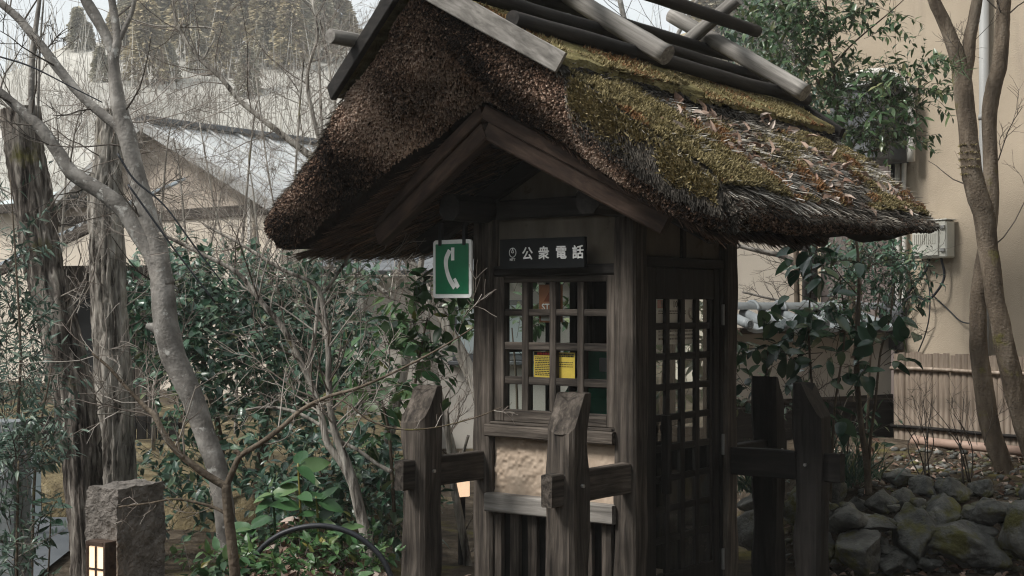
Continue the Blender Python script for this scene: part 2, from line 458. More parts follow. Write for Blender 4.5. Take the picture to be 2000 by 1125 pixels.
M['bark_pale'] = surf('furrowed_pale_bark', [(0.36, (0.05, 0.043, 0.036)), (0.5, (0.29, 0.265, 0.23)), (0.7, (0.52, 0.49, 0.435))], 1.0, (24, 24, 3.4), 0.95, 1.0, 0.03, 7, big=0.25, bigscale=2.2, distort=0.6, spec=0.1, stain=(0.22, 0.19, 0.08), stain_scale=3, stain_at=(0.62, 0.75))
M['bark_smooth'] = surf('smooth_grey_bark', [(0.3, (0.08, 0.073, 0.066)), (0.52, (0.21, 0.195, 0.175)), (0.75, (0.38, 0.36, 0.33))], 9.0, (1, 1, .8), 0.85, 0.7, 0.012, 9, big=0.45, bigscale=3.5, spec=0.2, fine=.6, stain=(0.42, 0.41, 0.38), stain_scale=16, stain_at=(0.58, 0.66))
M['bark_brown'] = surf('brown_tree_bark', [(0.3, (0.05, 0.038, 0.028)), (0.52, (0.12, 0.095, 0.07)), (0.75, (0.22, 0.185, 0.145))], 1.5, (8, 8, 2.0), 0.9, 1.0, 0.016, 9, big=0.4, bigscale=2.5, spec=0.15, fine=.5, stain=(0.13, 0.12, 0.03), stain_scale=3.5, stain_at=(0.6, 0.7))
M['twig'] = rnd_mat('pale_twigs', [(0.0, (0.1, 0.08, 0.065)), (0.5, (0.24, 0.205, 0.175)), (1.0, (0.42, 0.385, 0.34))], 0.85, 0.15)
M['twig_dark'] = rnd_mat('dark_twigs', [(0.0, (0.03, 0.026, 0.022)), (0.5, (0.085, 0.072, 0.06)), (1.0, (0.2, 0.175, 0.15))], 0.85, 0.15)
M['rock'] = surf('mossy_garden_rock', [(0.3, (0.06, 0.062, 0.058)), (0.55, (0.17, 0.17, 0.156)), (0.75, (0.34, 0.335, 0.31))], 6, rough=0.92, bump=0.9, bdist=0.03, big=0.3, bigscale=2, fine=.5, finescale=40, spec=0.15, stain=(0.125, 0.12, 0.045), stain_scale=4.5, stain_at=(0.5, 0.62))
M['stone'] = surf('rough_dark_stone', [(0.3, (0.09, 0.08, 0.07)), (0.6, (0.2, 0.18, 0.16))], 14, rough=0.95, bump=1.0, bdist=0.03, big=0.2, fine=.5, finescale=70, spec=0.1)
M['soil'] = surf('leafy_garden_soil', [(0.3, (0.03, 0.024, 0.018)), (0.55, (0.085, 0.068, 0.05)), (0.75, (0.15, 0.125, 0.095))], 7, rough=1, bump=0.8, bdist=0.04, big=0.3, spec=0.05, fine=.7, finescale=35, stain=(0.13, 0.115, 0.035), stain_scale=1.6, stain_at=(0.55, 0.7))
M['mossy'] = surf('yellow_green_moss_ground', [(0.3, (0.075, 0.06, 0.038)), (0.55, (0.16, 0.13, 0.075)), (0.75, (0.27, 0.235, 0.165))], 5, rough=1, bump=1.0, bdist=0.04, big=0.45, bigscale=2.2, spec=0.05, fine=.9, finescale=35, stain=(.06, .05, .035), stain_scale=1.7, stain_at=(.55, .68))
M['asphalt'] = surf('blue_grey_asphalt', [(0.3, (0.075, 0.085, 0.095)), (0.7, (0.115, 0.125, 0.135))], 3, rough=0.9, bump=0.3, bdist=0.004, big=0.2, bigscale=.5, fine=2, finescale=150)
M['hill'] = surf('dry_winter_hillside_hazed', [(0.3, (0.33, 0.32, 0.285)), (0.55, (0.42, 0.405, 0.365)), (0.75, (0.5, 0.48, 0.44))], 0.22, (1, 1, .5), rough=1, bump=0.5, bdist=0.4, big=0.2, bigscale=.05, spec=0.0, fine=.7, finescale=1.5)  # base colours paled to stand in for part of the haze
M['brush'] = rnd_mat('dry_winter_brush_hazed', [(0.0, (0.2, 0.185, 0.16)), (0.5, (0.34, 0.32, 0.285)), (1.0, (0.5, 0.48, 0.44))], 1, 0.0)  # paled like the hillside, haze put into the colour
for nm_, t_ in (('cedar0', (1.0, 1.0, 1.0)), ('cedar1', (1.08, 1.03, .94)), ('cedar2', (.94, .98, 1.03))):
    M[nm_] = rnd_mat('hazed_needles_of_' + nm_, [(q_, tuple(np.array(c_) * t_)) for q_, c_ in ((0.0, (0.2, 0.185, 0.13)), (0.5, (0.37, 0.325, 0.23)), (1.0, (0.5, 0.44, 0.32)))], 1, 0.0, noise_scale=.25, noise_amt=.4)  # needle tones lightened to carry some of the distance haze
M['roof_metal'] = surf('pale_grey_metal_roof', [(0.3, (0.4, 0.41, 0.41)), (0.7, (0.54, 0.55, 0.54))], 1.2, (1, .2, 1), 0.55, 0.05, big=0.15, bigscale=.5, spec=0.4, stain=(0.27, 0.25, 0.22), stain_scale=1.3, stain_at=(.56, .8))
M['roof_cyan'] = surf('pale_blue_metal_roof', [(0.3, (0.5, 0.58, 0.58)), (0.7, (0.62, 0.7, 0.7))], 1.2, (1, .2, 1), 0.5, 0.05, big=0.1, spec=0.4)
M['corrugated'] = surf('blue_grey_corrugated_iron', [(0.3, (0.16, 0.185, 0.2)), (0.7, (0.28, 0.31, 0.325))], 2.5, rough=0.5, bump=0.1, big=0.2, spec=0.4, stain=(.2, .15, .1), stain_scale=2.5, stain_at=(.6, .8))
M['tile'] = surf('pale_grey_clay_tile', [(0.3, (0.14, 0.155, 0.16)), (0.7, (0.26, 0.28, 0.285))], 6, rough=0.5, bump=0.2, big=0.2, spec=0.4, stain=(.1, .1, .09), stain_scale=7, stain_at=(.6, .8))
M['tile_dark'] = surf('dark_clay_tile', [(0.3, (0.06, 0.065, 0.07)), (0.7, (0.13, 0.135, 0.14))], 6, rough=0.5, bump=0.2, big=0.2, spec=0.4)
M['bamboo'] = surf('dry_split_bamboo', [(0.3, (0.14, 0.108, 0.082)), (0.55, (0.29, 0.235, 0.185)), (0.75, (0.42, 0.355, 0.29))], 1.0, (26, 26, 1.6), 0.75, 0.35, 0.005, 6, big=0.3, bigscale=4, spec=0.2)
M['pvc'] = plain('clay_drain_pipe', (0.4, 0.28, 0.22), 0.6)
M['white'] = plain('white_sign_paint', (0.72, 0.73, 0.7), 0.45)
M['lettering'] = plain('white_lettering', (0.78, 0.78, 0.76), 0.5)
M['green_sign'] = plain('green_sign_face', (0.006, 0.13, 0.055), 0.4, 0.4)
M['black'] = plain('black_metal', (0.012, 0.013, 0.014), 0.5)
M['signboard'] = surf('black_painted_board', [(0.3, (0.006, 0.0075, 0.008)), (0.7, (0.013, 0.015, 0.016))], 3, rough=0.65, bump=0.05, spec=0.15)
M['steel'] = plain('dull_steel', (0.3, 0.3, 0.29), 0.45, 0.5, metal=0.7)
M['box_cream'] = surf('cream_plastic_box', [(0.3, (0.5, 0.49, 0.43)), (0.7, (0.58, 0.57, 0.5))], 4, rough=0.5, bump=0.03, big=0.1, spec=0.4)
M['pipe_grey'] = surf('grey_drain_pipe', [(0.3, (0.27, 0.27, 0.26)), (0.7, (0.36, 0.36, 0.345))], 3, (1, 1, .3), rough=0.55, bump=0.05, big=0.15, spec=0.4)
M['pipe_white'] = plain('white_conduit', (0.6, 0.58, 0.53), 0.55)
M['cable'] = plain('black_cable', (0.02, 0.022, 0.026), 0.45)
M['phone_green'] = plain('green_payphone_shell', (0.008, 0.11, 0.06), 0.35, 0.5)
M['yellow'] = plain('yellow_paper', (0.6, 0.42, 0.07), 0.7)
M['orange'] = plain('orange_poster_paper', (0.28, 0.115, 0.055), 0.7)
M['paper'] = plain('white_paper', (0.62, 0.6, 0.56), 0.7)
M['ink'] = plain('black_ink', (0.02, 0.018, 0.016), 0.7)
M['ink_red'] = plain('red_ink', (0.45, 0.05, 0.035), 0.7)
M['ink_brown'] = plain('brown_ink', (0.16, 0.045, 0.02), 0.7)
M['panel_blue'] = surf('pale_blue_grey_panel', [(0.3, (0.36, 0.42, 0.43)), (0.7, (0.46, 0.52, 0.53))], 2, rough=0.5, bump=0.03, big=0.1)
M['lampglow'] = plain('lit_paper_shade', (1.0, 0.7, 0.46), 0.8, 0.1, emit=0.34)
M['purple_wall'] = surf('faded_mauve_boards', [(0.3, (0.24, 0.2, 0.19)), (0.7, (0.36, 0.31, 0.295))], 1.0, (20, 20, 1.2), 0.9, 0.3, 0.005, big=.2)
M['cutwood'] = surf('sawn_log_end', [(0.3, (0.2, 0.17, 0.14)), (0.7, (0.36, 0.32, 0.27))], 12, rough=.9, bump=.3)

def text_mesh(string, size, offset=0.0, extrude=0.001):
    cu = bpy.data.curves.new('lettering', 'FONT')
    cu.body = string; cu.size = size; cu.offset = offset; cu.extrude = extrude; cu.align_x = 'CENTER'; cu.align_y = 'CENTER'
    cu.resolution_u = 3
    o = bpy.data.objects.new('lettering', cu); COL.objects.link(o)
    dg = bpy.context.evaluated_depsgraph_get()
    me = bpy.data.meshes.new_from_object(o.evaluated_get(dg))
    bpy.data.objects.remove(o); bpy.data.curves.remove(cu)
    return me

def text_obj(name, string, size, mat, parent, loc, rot, offset=0.0, sx=1.0):
    me = text_mesh(string, size)
    if offset: bold(me, offset)
    me.materials.clear(); me.materials.append(mat)
    o = bpy.data.objects.new(name, me); COL.objects.link(o); o.parent = parent
    o.location = loc; o.rotation_euler = rot; o.scale = (sx, 1, 1)
    return o

def bold(me, d):
    """thicken lettering: shifted copies of the outline joined in one mesh"""
    bm = bmesh.new()
    for k, (dx, dy) in enumerate(((0, 0), (d, 0), (-d, 0), (0, d), (0, -d))):
        n0 = len(bm.verts); bm.from_mesh(me); bm.verts.ensure_lookup_table()
        for v in bm.verts[n0:]: v.co.x += dx; v.co.y += dy; v.co.z += k * 0.0003
    bm.to_mesh(me); bm.free()

FACE_FRONT = (math.pi / 2, 0, 0)
FACE_RIGHT = (math.pi / 2, 0, math.pi / 2)

# ------------------------------------------------------------------ the phone booth: own axes, x along the front (right +), y into the depth
RZ = -math.radians(37.53)
BO = np.array([0.1885, 6.865, 0.0])
EX = np.array([math.cos(RZ), math.sin(RZ), 0]); EY = np.array([-math.sin(RZ), math.cos(RZ), 0])
def bw(x, y, z): return BO + EX * x + EY * y + np.array([0, 0, z])
def fr(u, v, b):
    k = (u - 1000) / F
    e = (k * (BO[1] + EY[1] * b) - BO[0] - EY[0] * b) / (EX[0] - EX[1] * k)
    return e, H - (v - 600) / F * (BO[1] + EX[1] * e + EY[1] * b)
def sd(u, v, e):
    k = (u - 1000) / F
    b = (k * (BO[1] + EX[1] * e) - BO[0] - EX[0] * e) / (EY[0] - EY[1] * k)
    return b, H - (v - 600) / F * (BO[1] + EX[1] * e + EY[1] * b)

booth = thing('phone_booth', 'dark timber telephone booth under a thick mossy thatched roof', 'phone booth', tuple(BO), RZ, local=True)
def one(fn, name, mat, parent, smooth=False):
    m = MB(); fn(m); return m.build(name, M[mat], parent, smooth)
def beam(name, p0, p1, w, h, mat, parent=booth, up=(0, 0, 1), **k):
    m = MB(); m.timber(p0, p1, w, h, up, **k); return m.build(name, M[mat], parent)
def blk(name, lo, hi, mat, parent=booth, bev=0.004):
    m = MB(); m.box(lo, hi, bev); return m.build(name, M[mat], parent)

blk('floor_slab', (-0.6, -0.1, 0.0), (0.62, 1.13, 0.09), 'stone', bev=0.02)
for x, y in ((-0.4375, 0.0625), (0.4375, 0.0625), (0.4375, 0.9675), (-0.4375, 0.9675)):
    beam('corner_post', (x, y, 0.09), (x, y, 2.06), 0.125, 0.125, 'wood_z', up=(0, 1, 0), seg=34, wob=0.008, bev=0.012)
for s in (-1, 1):
    beam('wall_plate', (s * 0.42, -0.28, 2.10), (s * 0.42, 1.31, 2.10), 0.13, 0.13, 'dark_y', seg=14, bev=0.035)
for y in (0.0625, 0.9675):
    beam('tie_beam', (-0.36, y, 2.1), (0.36, y, 2.1), 0.09, 0.1, 'dark_x')
for y in (0.06, 0.97):
    beam('head_rail', (-0.374, y, 1.785), (0.374, y, 1.785), 0.08, 0.055, 'dark_x')
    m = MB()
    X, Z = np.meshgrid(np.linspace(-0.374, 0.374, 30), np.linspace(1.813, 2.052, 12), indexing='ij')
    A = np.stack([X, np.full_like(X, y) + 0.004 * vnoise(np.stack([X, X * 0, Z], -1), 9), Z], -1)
    m.grid(A if y < .5 else A[::-1]); m.build('head_plaster', M['plaster_dull_shaded'], booth, True)
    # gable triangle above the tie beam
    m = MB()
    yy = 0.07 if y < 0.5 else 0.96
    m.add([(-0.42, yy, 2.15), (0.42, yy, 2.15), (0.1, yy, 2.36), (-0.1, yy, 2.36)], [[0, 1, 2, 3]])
    m.build('gable_plaster', M['plaster_dull_shaded'], booth)
blk('ceiling_board', (-0.36, 0.11, 2.13), (0.36, 0.93, 2.15), 'dark_y')

# front window: four by four lights
win = one(lambda m: (m.box((-0.3105, 0.024, 1.014), (0.3225, 0.076, 1.076))), 'window', 'wood_x', booth)
blk('top_rail', (-0.3105, 0.024, 1.725), (0.3225, 0.076, 1.757), 'wood_x', win)
blk('stile', (-0.374, 0.022, 1.014), (-0.31, 0.078, 1.757), 'wood_z', win)
blk('stile', (0.322, 0.022, 1.014), (0.374, 0.078, 1.757), 'wood_z', win)
VB = [(-0.196, -0.156), (-0.024, 0.016), (0.146, 0.186)]
HB = [(1.207, 1.246), (1.383, 1.422), (1.556, 1.59)]
for a, b in VB:
    blk('upright_bar', (a, 0.027, 1.0755), (b, 0.072, 1.7255), 'wood_z', win, 0.003)
xs = [-0.31] + [t for a in VB for t in a] + [0.322]
zs = [1.076] + [t for a in HB for t in a] + [1.725]
for a, b in HB:
    for i in range(4):
        blk('cross_bar', (xs[2 * i] - .0005, 0.030, a), (xs[2 * i + 1] + .0005, 0.066, b), 'wood_x', win, 0.003)
for i in range(4):
    for j in range(4):
        blk('pane', (xs[2 * i], 0.052, zs[2 * j]), (xs[2 * i + 1], 0.055, zs[2 * j + 1]), 'glass', win, 0.0005)
beam('sill', (-0.392, 0.01, 0.969), (0.392, 0.01, 0.969), 0.09, 0.062, 'wood_x', wob=0.003, bev=0.006)
blk('sill_strip', (-0.374, -0.012, 1.0005), (0.374, 0.07, 1.0135), 'wood_x')
beam('waist_rail', (-0.392, 0.01, 0.6), (0.392, 0.01, 0.6), 0.09, 0.092, 'grey_x', wob=0.004, bev=0.006)
m = MB()
X, Z = np.meshgrid(np.linspace(-0.374, 0.374, 150), np.linspace(0.642, 0.942, 70), indexing='ij')
q = np.stack([X, X * 0, Z], -1)
msk = np.clip((vnoise(q, 4.5, 3) + 0.55) * 2, 0, 1)
A = np.stack([X, 0.03 + msk * (0.0055 * vnoise(q, 26, 1) + 0.005 * vnoise(q, 60, 2)) + 0.003 * vnoise(q, 8, 4), Z], -1)
m.grid(A); m.build('earth_wall_panel', M['plaster'], booth, True)
for k in range(7):
    x = -0.383 + 0.1125 * k
    beam('slat', (x + 0.028, 0.04, 0.16), (x + 0.028, 0.04, 0.556), 0.056, 0.03, 'wood_z', up=(0, 1, 0), seg=8, wob=0.002, bev=0.003)
blk('slat_backing', (-0.374, 0.075, 0.16), (0.374, 0.09, 0.56), 'dark_z')
beam('ground_sill', (-0.375, 0.06, 0.125), (0.375, 0.06, 0.125), 0.1, 0.07, 'dark_x')

# door side (x = +0.5)
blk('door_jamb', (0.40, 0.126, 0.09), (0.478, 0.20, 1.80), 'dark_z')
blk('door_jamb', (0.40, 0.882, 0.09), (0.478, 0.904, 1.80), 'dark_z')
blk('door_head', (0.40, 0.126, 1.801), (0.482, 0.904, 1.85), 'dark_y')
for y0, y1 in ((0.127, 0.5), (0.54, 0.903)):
    blk('head_panel', (0.42, y0, 1.851), (0.455, y1, 2.03), 'plaster_dull_shaded')
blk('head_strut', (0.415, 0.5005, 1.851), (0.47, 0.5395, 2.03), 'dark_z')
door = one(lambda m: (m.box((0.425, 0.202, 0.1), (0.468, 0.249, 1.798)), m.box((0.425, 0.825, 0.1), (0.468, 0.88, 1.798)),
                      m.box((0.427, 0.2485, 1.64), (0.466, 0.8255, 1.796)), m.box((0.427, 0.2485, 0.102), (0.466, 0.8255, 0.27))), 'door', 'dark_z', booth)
dy = [(0.249, 0.356), (0.395, 0.5), (0.545, 0.65), (0.693, 0.80)]
for a, b in ((0.356, 0.395), (0.5, 0.545), (0.65, 0.693), (0.80, 0.8255)):
    blk('upright_bar', (0.437, a, 0.2695), (0.457, b, 1.6405), 'dark_z', door, 0.003)
for k in range(9):
    z1 = 1.64 - 0.1522 * k
    for a, b in dy:
        if k: blk('cross_bar', (0.438, a - .0005, z1), (0.455, b + .0005, z1 + 0.034), 'dark_y', door, 0.003)
        blk('pane', (0.443, a, z1 - 0.1182), (0.446, b, z1), 'glass', door, 0.0005)
one(lambda m: (m.timber((0.495, 0.297, 0.68), (0.495, 0.297, 1.065), 0.05, 0.035, (0, 1, 0), seg=10, wob=0.002, bev=0.008),
               m.box((0.466, 0.28, 0.72), (0.479, 0.314, 0.75)), m.box((0.466, 0.28, 0.99), (0.479, 0.314, 1.02))), 'handle', 'dark_z', door)
for z in (0.27, 0.875, 1.56):
    one(lambda m: (m.tube([(0.484, 0.892, z - 0.055), (0.484, 0.892, z + 0.055)], 0.008, 10), m.box((0.4785, 0.884, z - 0.05), (0.481, 0.92, z + 0.05), 0.001)), 'hinge', 'steel', door)

# left and back walls
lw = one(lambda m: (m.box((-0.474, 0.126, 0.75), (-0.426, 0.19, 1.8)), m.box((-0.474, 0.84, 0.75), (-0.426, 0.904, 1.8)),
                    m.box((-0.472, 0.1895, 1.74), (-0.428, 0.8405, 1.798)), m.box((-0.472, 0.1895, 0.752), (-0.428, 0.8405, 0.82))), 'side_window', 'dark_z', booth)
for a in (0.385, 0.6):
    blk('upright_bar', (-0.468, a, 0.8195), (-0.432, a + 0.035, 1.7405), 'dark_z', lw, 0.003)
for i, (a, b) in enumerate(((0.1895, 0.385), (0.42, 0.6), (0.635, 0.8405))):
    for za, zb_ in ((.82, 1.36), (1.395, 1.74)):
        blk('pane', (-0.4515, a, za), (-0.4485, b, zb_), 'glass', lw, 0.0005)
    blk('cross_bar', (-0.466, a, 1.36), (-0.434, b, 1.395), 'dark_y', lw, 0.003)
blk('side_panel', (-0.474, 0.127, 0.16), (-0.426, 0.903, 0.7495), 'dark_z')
blk('head_panel', (-0.46, 0.127, 1.803), (-0.43, 0.903, 2.03), 'plaster_dull_shaded')
bk = one(lambda m: (m.box((-0.13, 0.945, 0.9), (-0.08, 0.99, 1.757)), m.box((0.33, 0.945, 0.9), (0.374, 0.99, 1.757)),
                    m.box((-0.0805, 0.947, 1.7), (0.3305, 0.988, 1.755)), m.box((-0.0805, 0.947, 0.9), (0.3305, 0.988, 0.95))), 'back_window', 'dark_z', booth)
for a in (0.11,):
    blk('upright_bar', (a, 0.95, 0.9495), (a + 0.03, 0.985, 1.7005), 'dark_z', bk, 0.003)
for a, b in ((-0.0805, 0.11), (0.14, 0.3305)):
    blk('pane', (a, 0.966, .95), (b, 0.969, 1.31), 'glass', bk, 0.0005); blk('pane', (a, 0.966, 1.345), (b, 0.969, 1.70), 'glass', bk, 0.0005)
    blk('cross_bar', (a, .952, 1.31), (b, .983, 1.345), 'dark_x', bk, .003)
blk('back_panel', (-0.374, 0.945, 0.16), (-0.1305, 0.985, 1.757), 'dark_z')
blk('back_panel', (-0.13, 0.945, 0.16), (0.374, 0.985, 0.8995), 'dark_z')
blk('phone_shelf', (-0.37, 0.62, 0.98), (0.3, 0.944, 1.01), 'wood_x')

# ---- roof: thatch core, then everything that lies on it
def zt(e):
    a = np.abs(e)
    r = np.interp(a, [0, .3, .6, .67, .85, 1.07, 1.25, 1.34], [1.36, 1.2, 1.0, .95, .84, .69, .54, .445])
    l = np.interp(a, [0, .3, .6, .67, .85, 1.07, 1.25, 1.34], [1.36, 1.2, 1.02, .97, .79, .62, .56, .49])
    return H + np.where(e > 0, r, l)
def zbf(e):
    return H + np.interp(np.abs(e), [0, .44, .97, 1.2, 1.34], [.98, .76, .46, .345, .33])
def yft(e): return np.interp(np.abs(e), [0, .67, 1.0, 1.34], [-1.0, -.78, -.72, -.64])
def yfb(e): return np.interp(np.abs(e), [0, .6, 1.34], [-.50, -.54, -.60])
def lump(p): return p + 0.022 * np.stack([vnoise(p, 3.1, 1), vnoise(p, 3.3, 2), vnoise(p, 2.9, 3)], -1) + 0.008 * np.stack([vnoise(p, 11, 4), vnoise(p, 11, 5), vnoise(p, 11, 6)], -1)
def Tp(e, l):
    y0 = yft(e); y = y0 + (1.03 - 2 * y0) * l
    return lump(np.stack([e, y, zt(e)], -1))
def Bp(e, l):
    y0 = yfb(e); y = y0 + (1.03 - 2 * y0) * l
    dip = np.clip(np.minimum(l, 1 - l) / 0.12, 0, 1)
    lift = 0.075 * l * np.clip((e - 0.8) / 0.5, 0, 1)
    return lump(np.stack([e, y, np.maximum(H + 0.315, zbf(e) - 0.09 * dip) + lift], -1))
def Fp(e, m, end=0):
    t = lump(np.stack([e, yft(e), zt(e)], -1)) if end == 0 else Tp(e, np.ones_like(e))
    b = lump(np.stack([e, yfb(e), zbf(e)], -1)) if end == 0 else Bp(e, np.ones_like(e))
    p = b + (t - b) * m[..., None]
    p = p.copy(); p[..., 1] += (-1 if end == 0 else 1) * 0.07 * np.sin(np.pi * np.clip(m, 0, 1))
    return p
def Ep(sg, m, l):
    e = np.full_like(m, 1.34 * sg)
    t = Tp(e, l); b = Bp(e, l)
    p = b + (t - b) * m[..., None]; p = p.copy(); p[..., 0] += sg * 0.035 * np.sin(np.pi * m)
    return p
EG = np.linspace(-1.34, 1.34, 91); LG = np.linspace(0, 1, 60); MG = np.linspace(0, 1, 10)
roof_mb = MB()
e_, l_ = np.meshgrid(EG, LG, indexing='ij')
roof_mb.grid(Bp(e_, l_), flip=True)
e2_, m_ = np.meshgrid(EG, MG, indexing='ij')
roof_mb.grid(Fp(e2_, m_)); roof_mb.grid(Fp(e2_, m_, 1), flip=True)
m2_, l2_ = np.meshgrid(MG, LG, indexing='ij')
roof_mb.grid(Ep(1, m2_, l2_), flip=True); roof_mb.grid(Ep(-1, m2_, l2_))
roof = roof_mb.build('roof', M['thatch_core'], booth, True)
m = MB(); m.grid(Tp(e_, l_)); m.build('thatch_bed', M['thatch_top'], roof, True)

def tnormal(e, l):
    d = 0.004
    a = Tp(e + d, l) - Tp(e - d, l); b = Tp(e, np.clip(l + d, 0, 1)) - Tp(e, np.clip(l - d, 0, 1))
    n = nrm(np.cross(a, b)); return n * np.sign(n[:, 2:3]), nrm(a)
def straws(side, n, lo, hi):
    e = side * (lo + (hi - lo) * rng.random(n)); l = rng.random(n)
    p = Tp(e, l); nn, tx = tnormal(e, l)
    d = tx * side
    y0 = yft(e); df = l * (1.03 - 2 * y0)
    d = d + np.array([0, -1, 0]) * (0.75 * np.exp(-df / 0.14))[:, None] + np.array([0, 1, 0]) * (0.5 * np.exp(-(1 - l) * (1.03 - 2 * y0) / 0.14))[:, None]
    d = nrm(d + rng.normal(size=(n, 3)) * 0.2 + nn * 0.05)
    nn2 = nrm(nn + rng.normal(size=(n, 3)) * 0.3)
    tone = np.clip(0.48 + 0.4 * vnoise(p, 3.0, 21) + 0.34 * rng.normal(size=n), 0, 1)
    return p + nn * 0.004, d, nn2, 0.045 + 0.065 * rng.random(n), 0.004 + 0.003 * rng.random(n), rng.normal(size=n) * 0.07 + 0.015, tone
m = MB()
for sgn, cnt in ((1, 38000), (-1, 8000)):
    p, d, nn, L, w, cu, tone = straws(sgn, cnt, 0.55, 1.335)
    m.ribbons(p, d, nn, L, w, cu, tone)
prop(m.build('straw_thatch', M['straw'], roof), kind='stuff')
# ragged eave fringes
m = MB()
for sgn, cnt in ((1, 7500), (-1, 2600)):
    l = rng.random(cnt); mm = 0.5 + 0.5 * rng.random(cnt)
    p = Ep(sgn, mm, l)
    d = nrm(np.stack([sgn * (0.9 + 0 * mm), rng.normal(size=cnt) * 0.2, -0.55 + 0.25 * rng.normal(size=cnt)], -1))
    m.ribbons(p - d * 0.03, d, nrm(rng.normal(size=(cnt, 3)) + [0, 0, 1]), (0.03 + 0.05 * rng.random(cnt) ** 2) * (1 if sgn > 0 else .6), 0.0045, rng.normal(size=cnt) * 0.12, np.clip(.1 + (mm - .5) * 1.7 * rng.random(cnt), 0, 1))
for k in range(2):
    cnt = 2600
    e = (0.66 + 0.68 * rng.random(cnt)) * (1 if k == 0 else -1); l = np.zeros(cnt)
    p = Tp(e, l); d = nrm(np.stack([(0.55 if k == 0 else -.55) + 0 * e, -0.7 + 0.25 * rng.normal(size=cnt), -0.55 + 0.25 * rng.normal(size=cnt)], -1))
    m.ribbons(p - d * 0.04 + np.array([0, .02, 0]), d, nrm(rng.normal(size=(cnt, 3)) * .5 + [0, -.3, 1]), 0.05 + 0.07 * rng.random(cnt), 0.004, rng.normal(size=cnt) * 0.15, rng.random(cnt) * (0.75 if k == 0 else .3))
cnt = 9000                                                # straw rolling over the right verge
e = .64 + .7 * rng.random(cnt); mm = .28 + .74 * rng.random(cnt); p = Fp(e, np.clip(mm, 0, 1))
d = nrm(np.stack([.42 + 0 * e, -.25 + 0 * e, -.8 + 0 * e], -1) + rng.normal(size=(cnt, 3)) * .14)
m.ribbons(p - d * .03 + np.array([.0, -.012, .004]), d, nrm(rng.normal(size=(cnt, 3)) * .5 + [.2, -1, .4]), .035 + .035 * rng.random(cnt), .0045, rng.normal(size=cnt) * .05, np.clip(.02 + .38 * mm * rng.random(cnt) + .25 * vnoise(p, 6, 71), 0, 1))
cnt = 3000
l = rng.random(cnt) * .06; mm = rng.random(cnt); p = Ep(1, mm, l) - np.array([.09, 0, 0]) * rng.random(cnt)[:, None]; p[:, 1] -= .03 * np.sin(np.pi * mm)
d = nrm(np.stack([.6 + 0 * mm, -.6 + 0 * mm, -.35 + .2 * rng.normal(size=cnt)], -1) + rng.normal(size=(cnt, 3)) * .15)
m.ribbons(p - d * .04, d, nrm(rng.normal(size=(cnt, 3)) + [0, -.4, .6]), .05 + .04 * rng.random(cnt), .0045, rng.normal(size=cnt) * .1, rng.random(cnt) * .7)
prop(m.build('eave_fringe', M['straw'], roof), kind='stuff')
# cut reed ends on the gable face
n = 58000
e = (rng.random(n) * 2 - 1) * 1.335; mm = rng.random(n)
keep = (rng.random(n) < np.clip((zt(e) - zbf(e)) / 0.42, 0.3, 1)) & ~((e > .7) & (mm > .55 - .25 * np.clip((e - .7) / .3, 0, 1)) & (rng.random(n) < .93))
e = e[keep]; mm = mm[keep]; n = len(e)
dd = 0.004
a = Fp(e + dd, mm) - Fp(e - dd, mm); b = Fp(e, mm + dd) - Fp(e, mm - dd)
nn = nrm(np.cross(a, b)); nn = nn * -np.sign(nn[:, 1:2])
p = Fp(e, mm)
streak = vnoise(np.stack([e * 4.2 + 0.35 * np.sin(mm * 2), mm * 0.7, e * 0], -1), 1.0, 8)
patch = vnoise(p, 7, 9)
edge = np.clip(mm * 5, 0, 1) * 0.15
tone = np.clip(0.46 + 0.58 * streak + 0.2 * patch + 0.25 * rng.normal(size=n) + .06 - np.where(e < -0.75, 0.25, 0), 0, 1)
d = nrm(nn + rng.normal(size=(n, 3)) * 0.2 + np.array([0, 0, -0.15]))
m = MB()
for sgn, cnt in ((1, 9000), (-1, 5000)):                 # trimmed faces of the side eaves
    l = rng.random(cnt); mm2 = rng.random(cnt); pe = Ep(sgn, mm2, l)
    de = nrm(np.stack([sgn * (.8 + 0 * l), .25 * rng.normal(size=cnt), -.35 + .3 * rng.normal(size=cnt)], -1))
    m.stalks(pe - de * .012, de, .016 + .016 * rng.random(cnt), .0035 + .002 * rng.random(cnt), np.clip(.25 + .25 * rng.normal(size=cnt), 0, 1))
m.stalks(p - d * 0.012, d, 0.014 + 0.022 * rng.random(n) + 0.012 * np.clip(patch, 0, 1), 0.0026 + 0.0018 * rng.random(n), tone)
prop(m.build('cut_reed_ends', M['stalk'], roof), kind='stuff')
# underside reeds
n = 15000
e = (rng.random(n) * 2 - 1) * 1.24; l = 0.055 + rng.random(n) ** 1.8 * 0.45
p = Bp(e, l); sg = np.sign(e)
d = nrm(np.stack([sg * 0.75, -0.62 + 0 * e, -0.36 + 0 * e], -1) + rng.normal(size=(n, 3)) * 0.07)
m = MB(); m.ribbons(p + np.array([0, 0, -0.004]), d, nrm(np.array([0, -.1, -1]) + rng.normal(size=(n, 3)) * 0.35), 0.07 + 0.09 * rng.random(n), 0.004 + .003 * rng.random(n), 0.0, rng.random(n))
prop(m.build('underside_reeds', M['reed'], roof), kind='stuff')
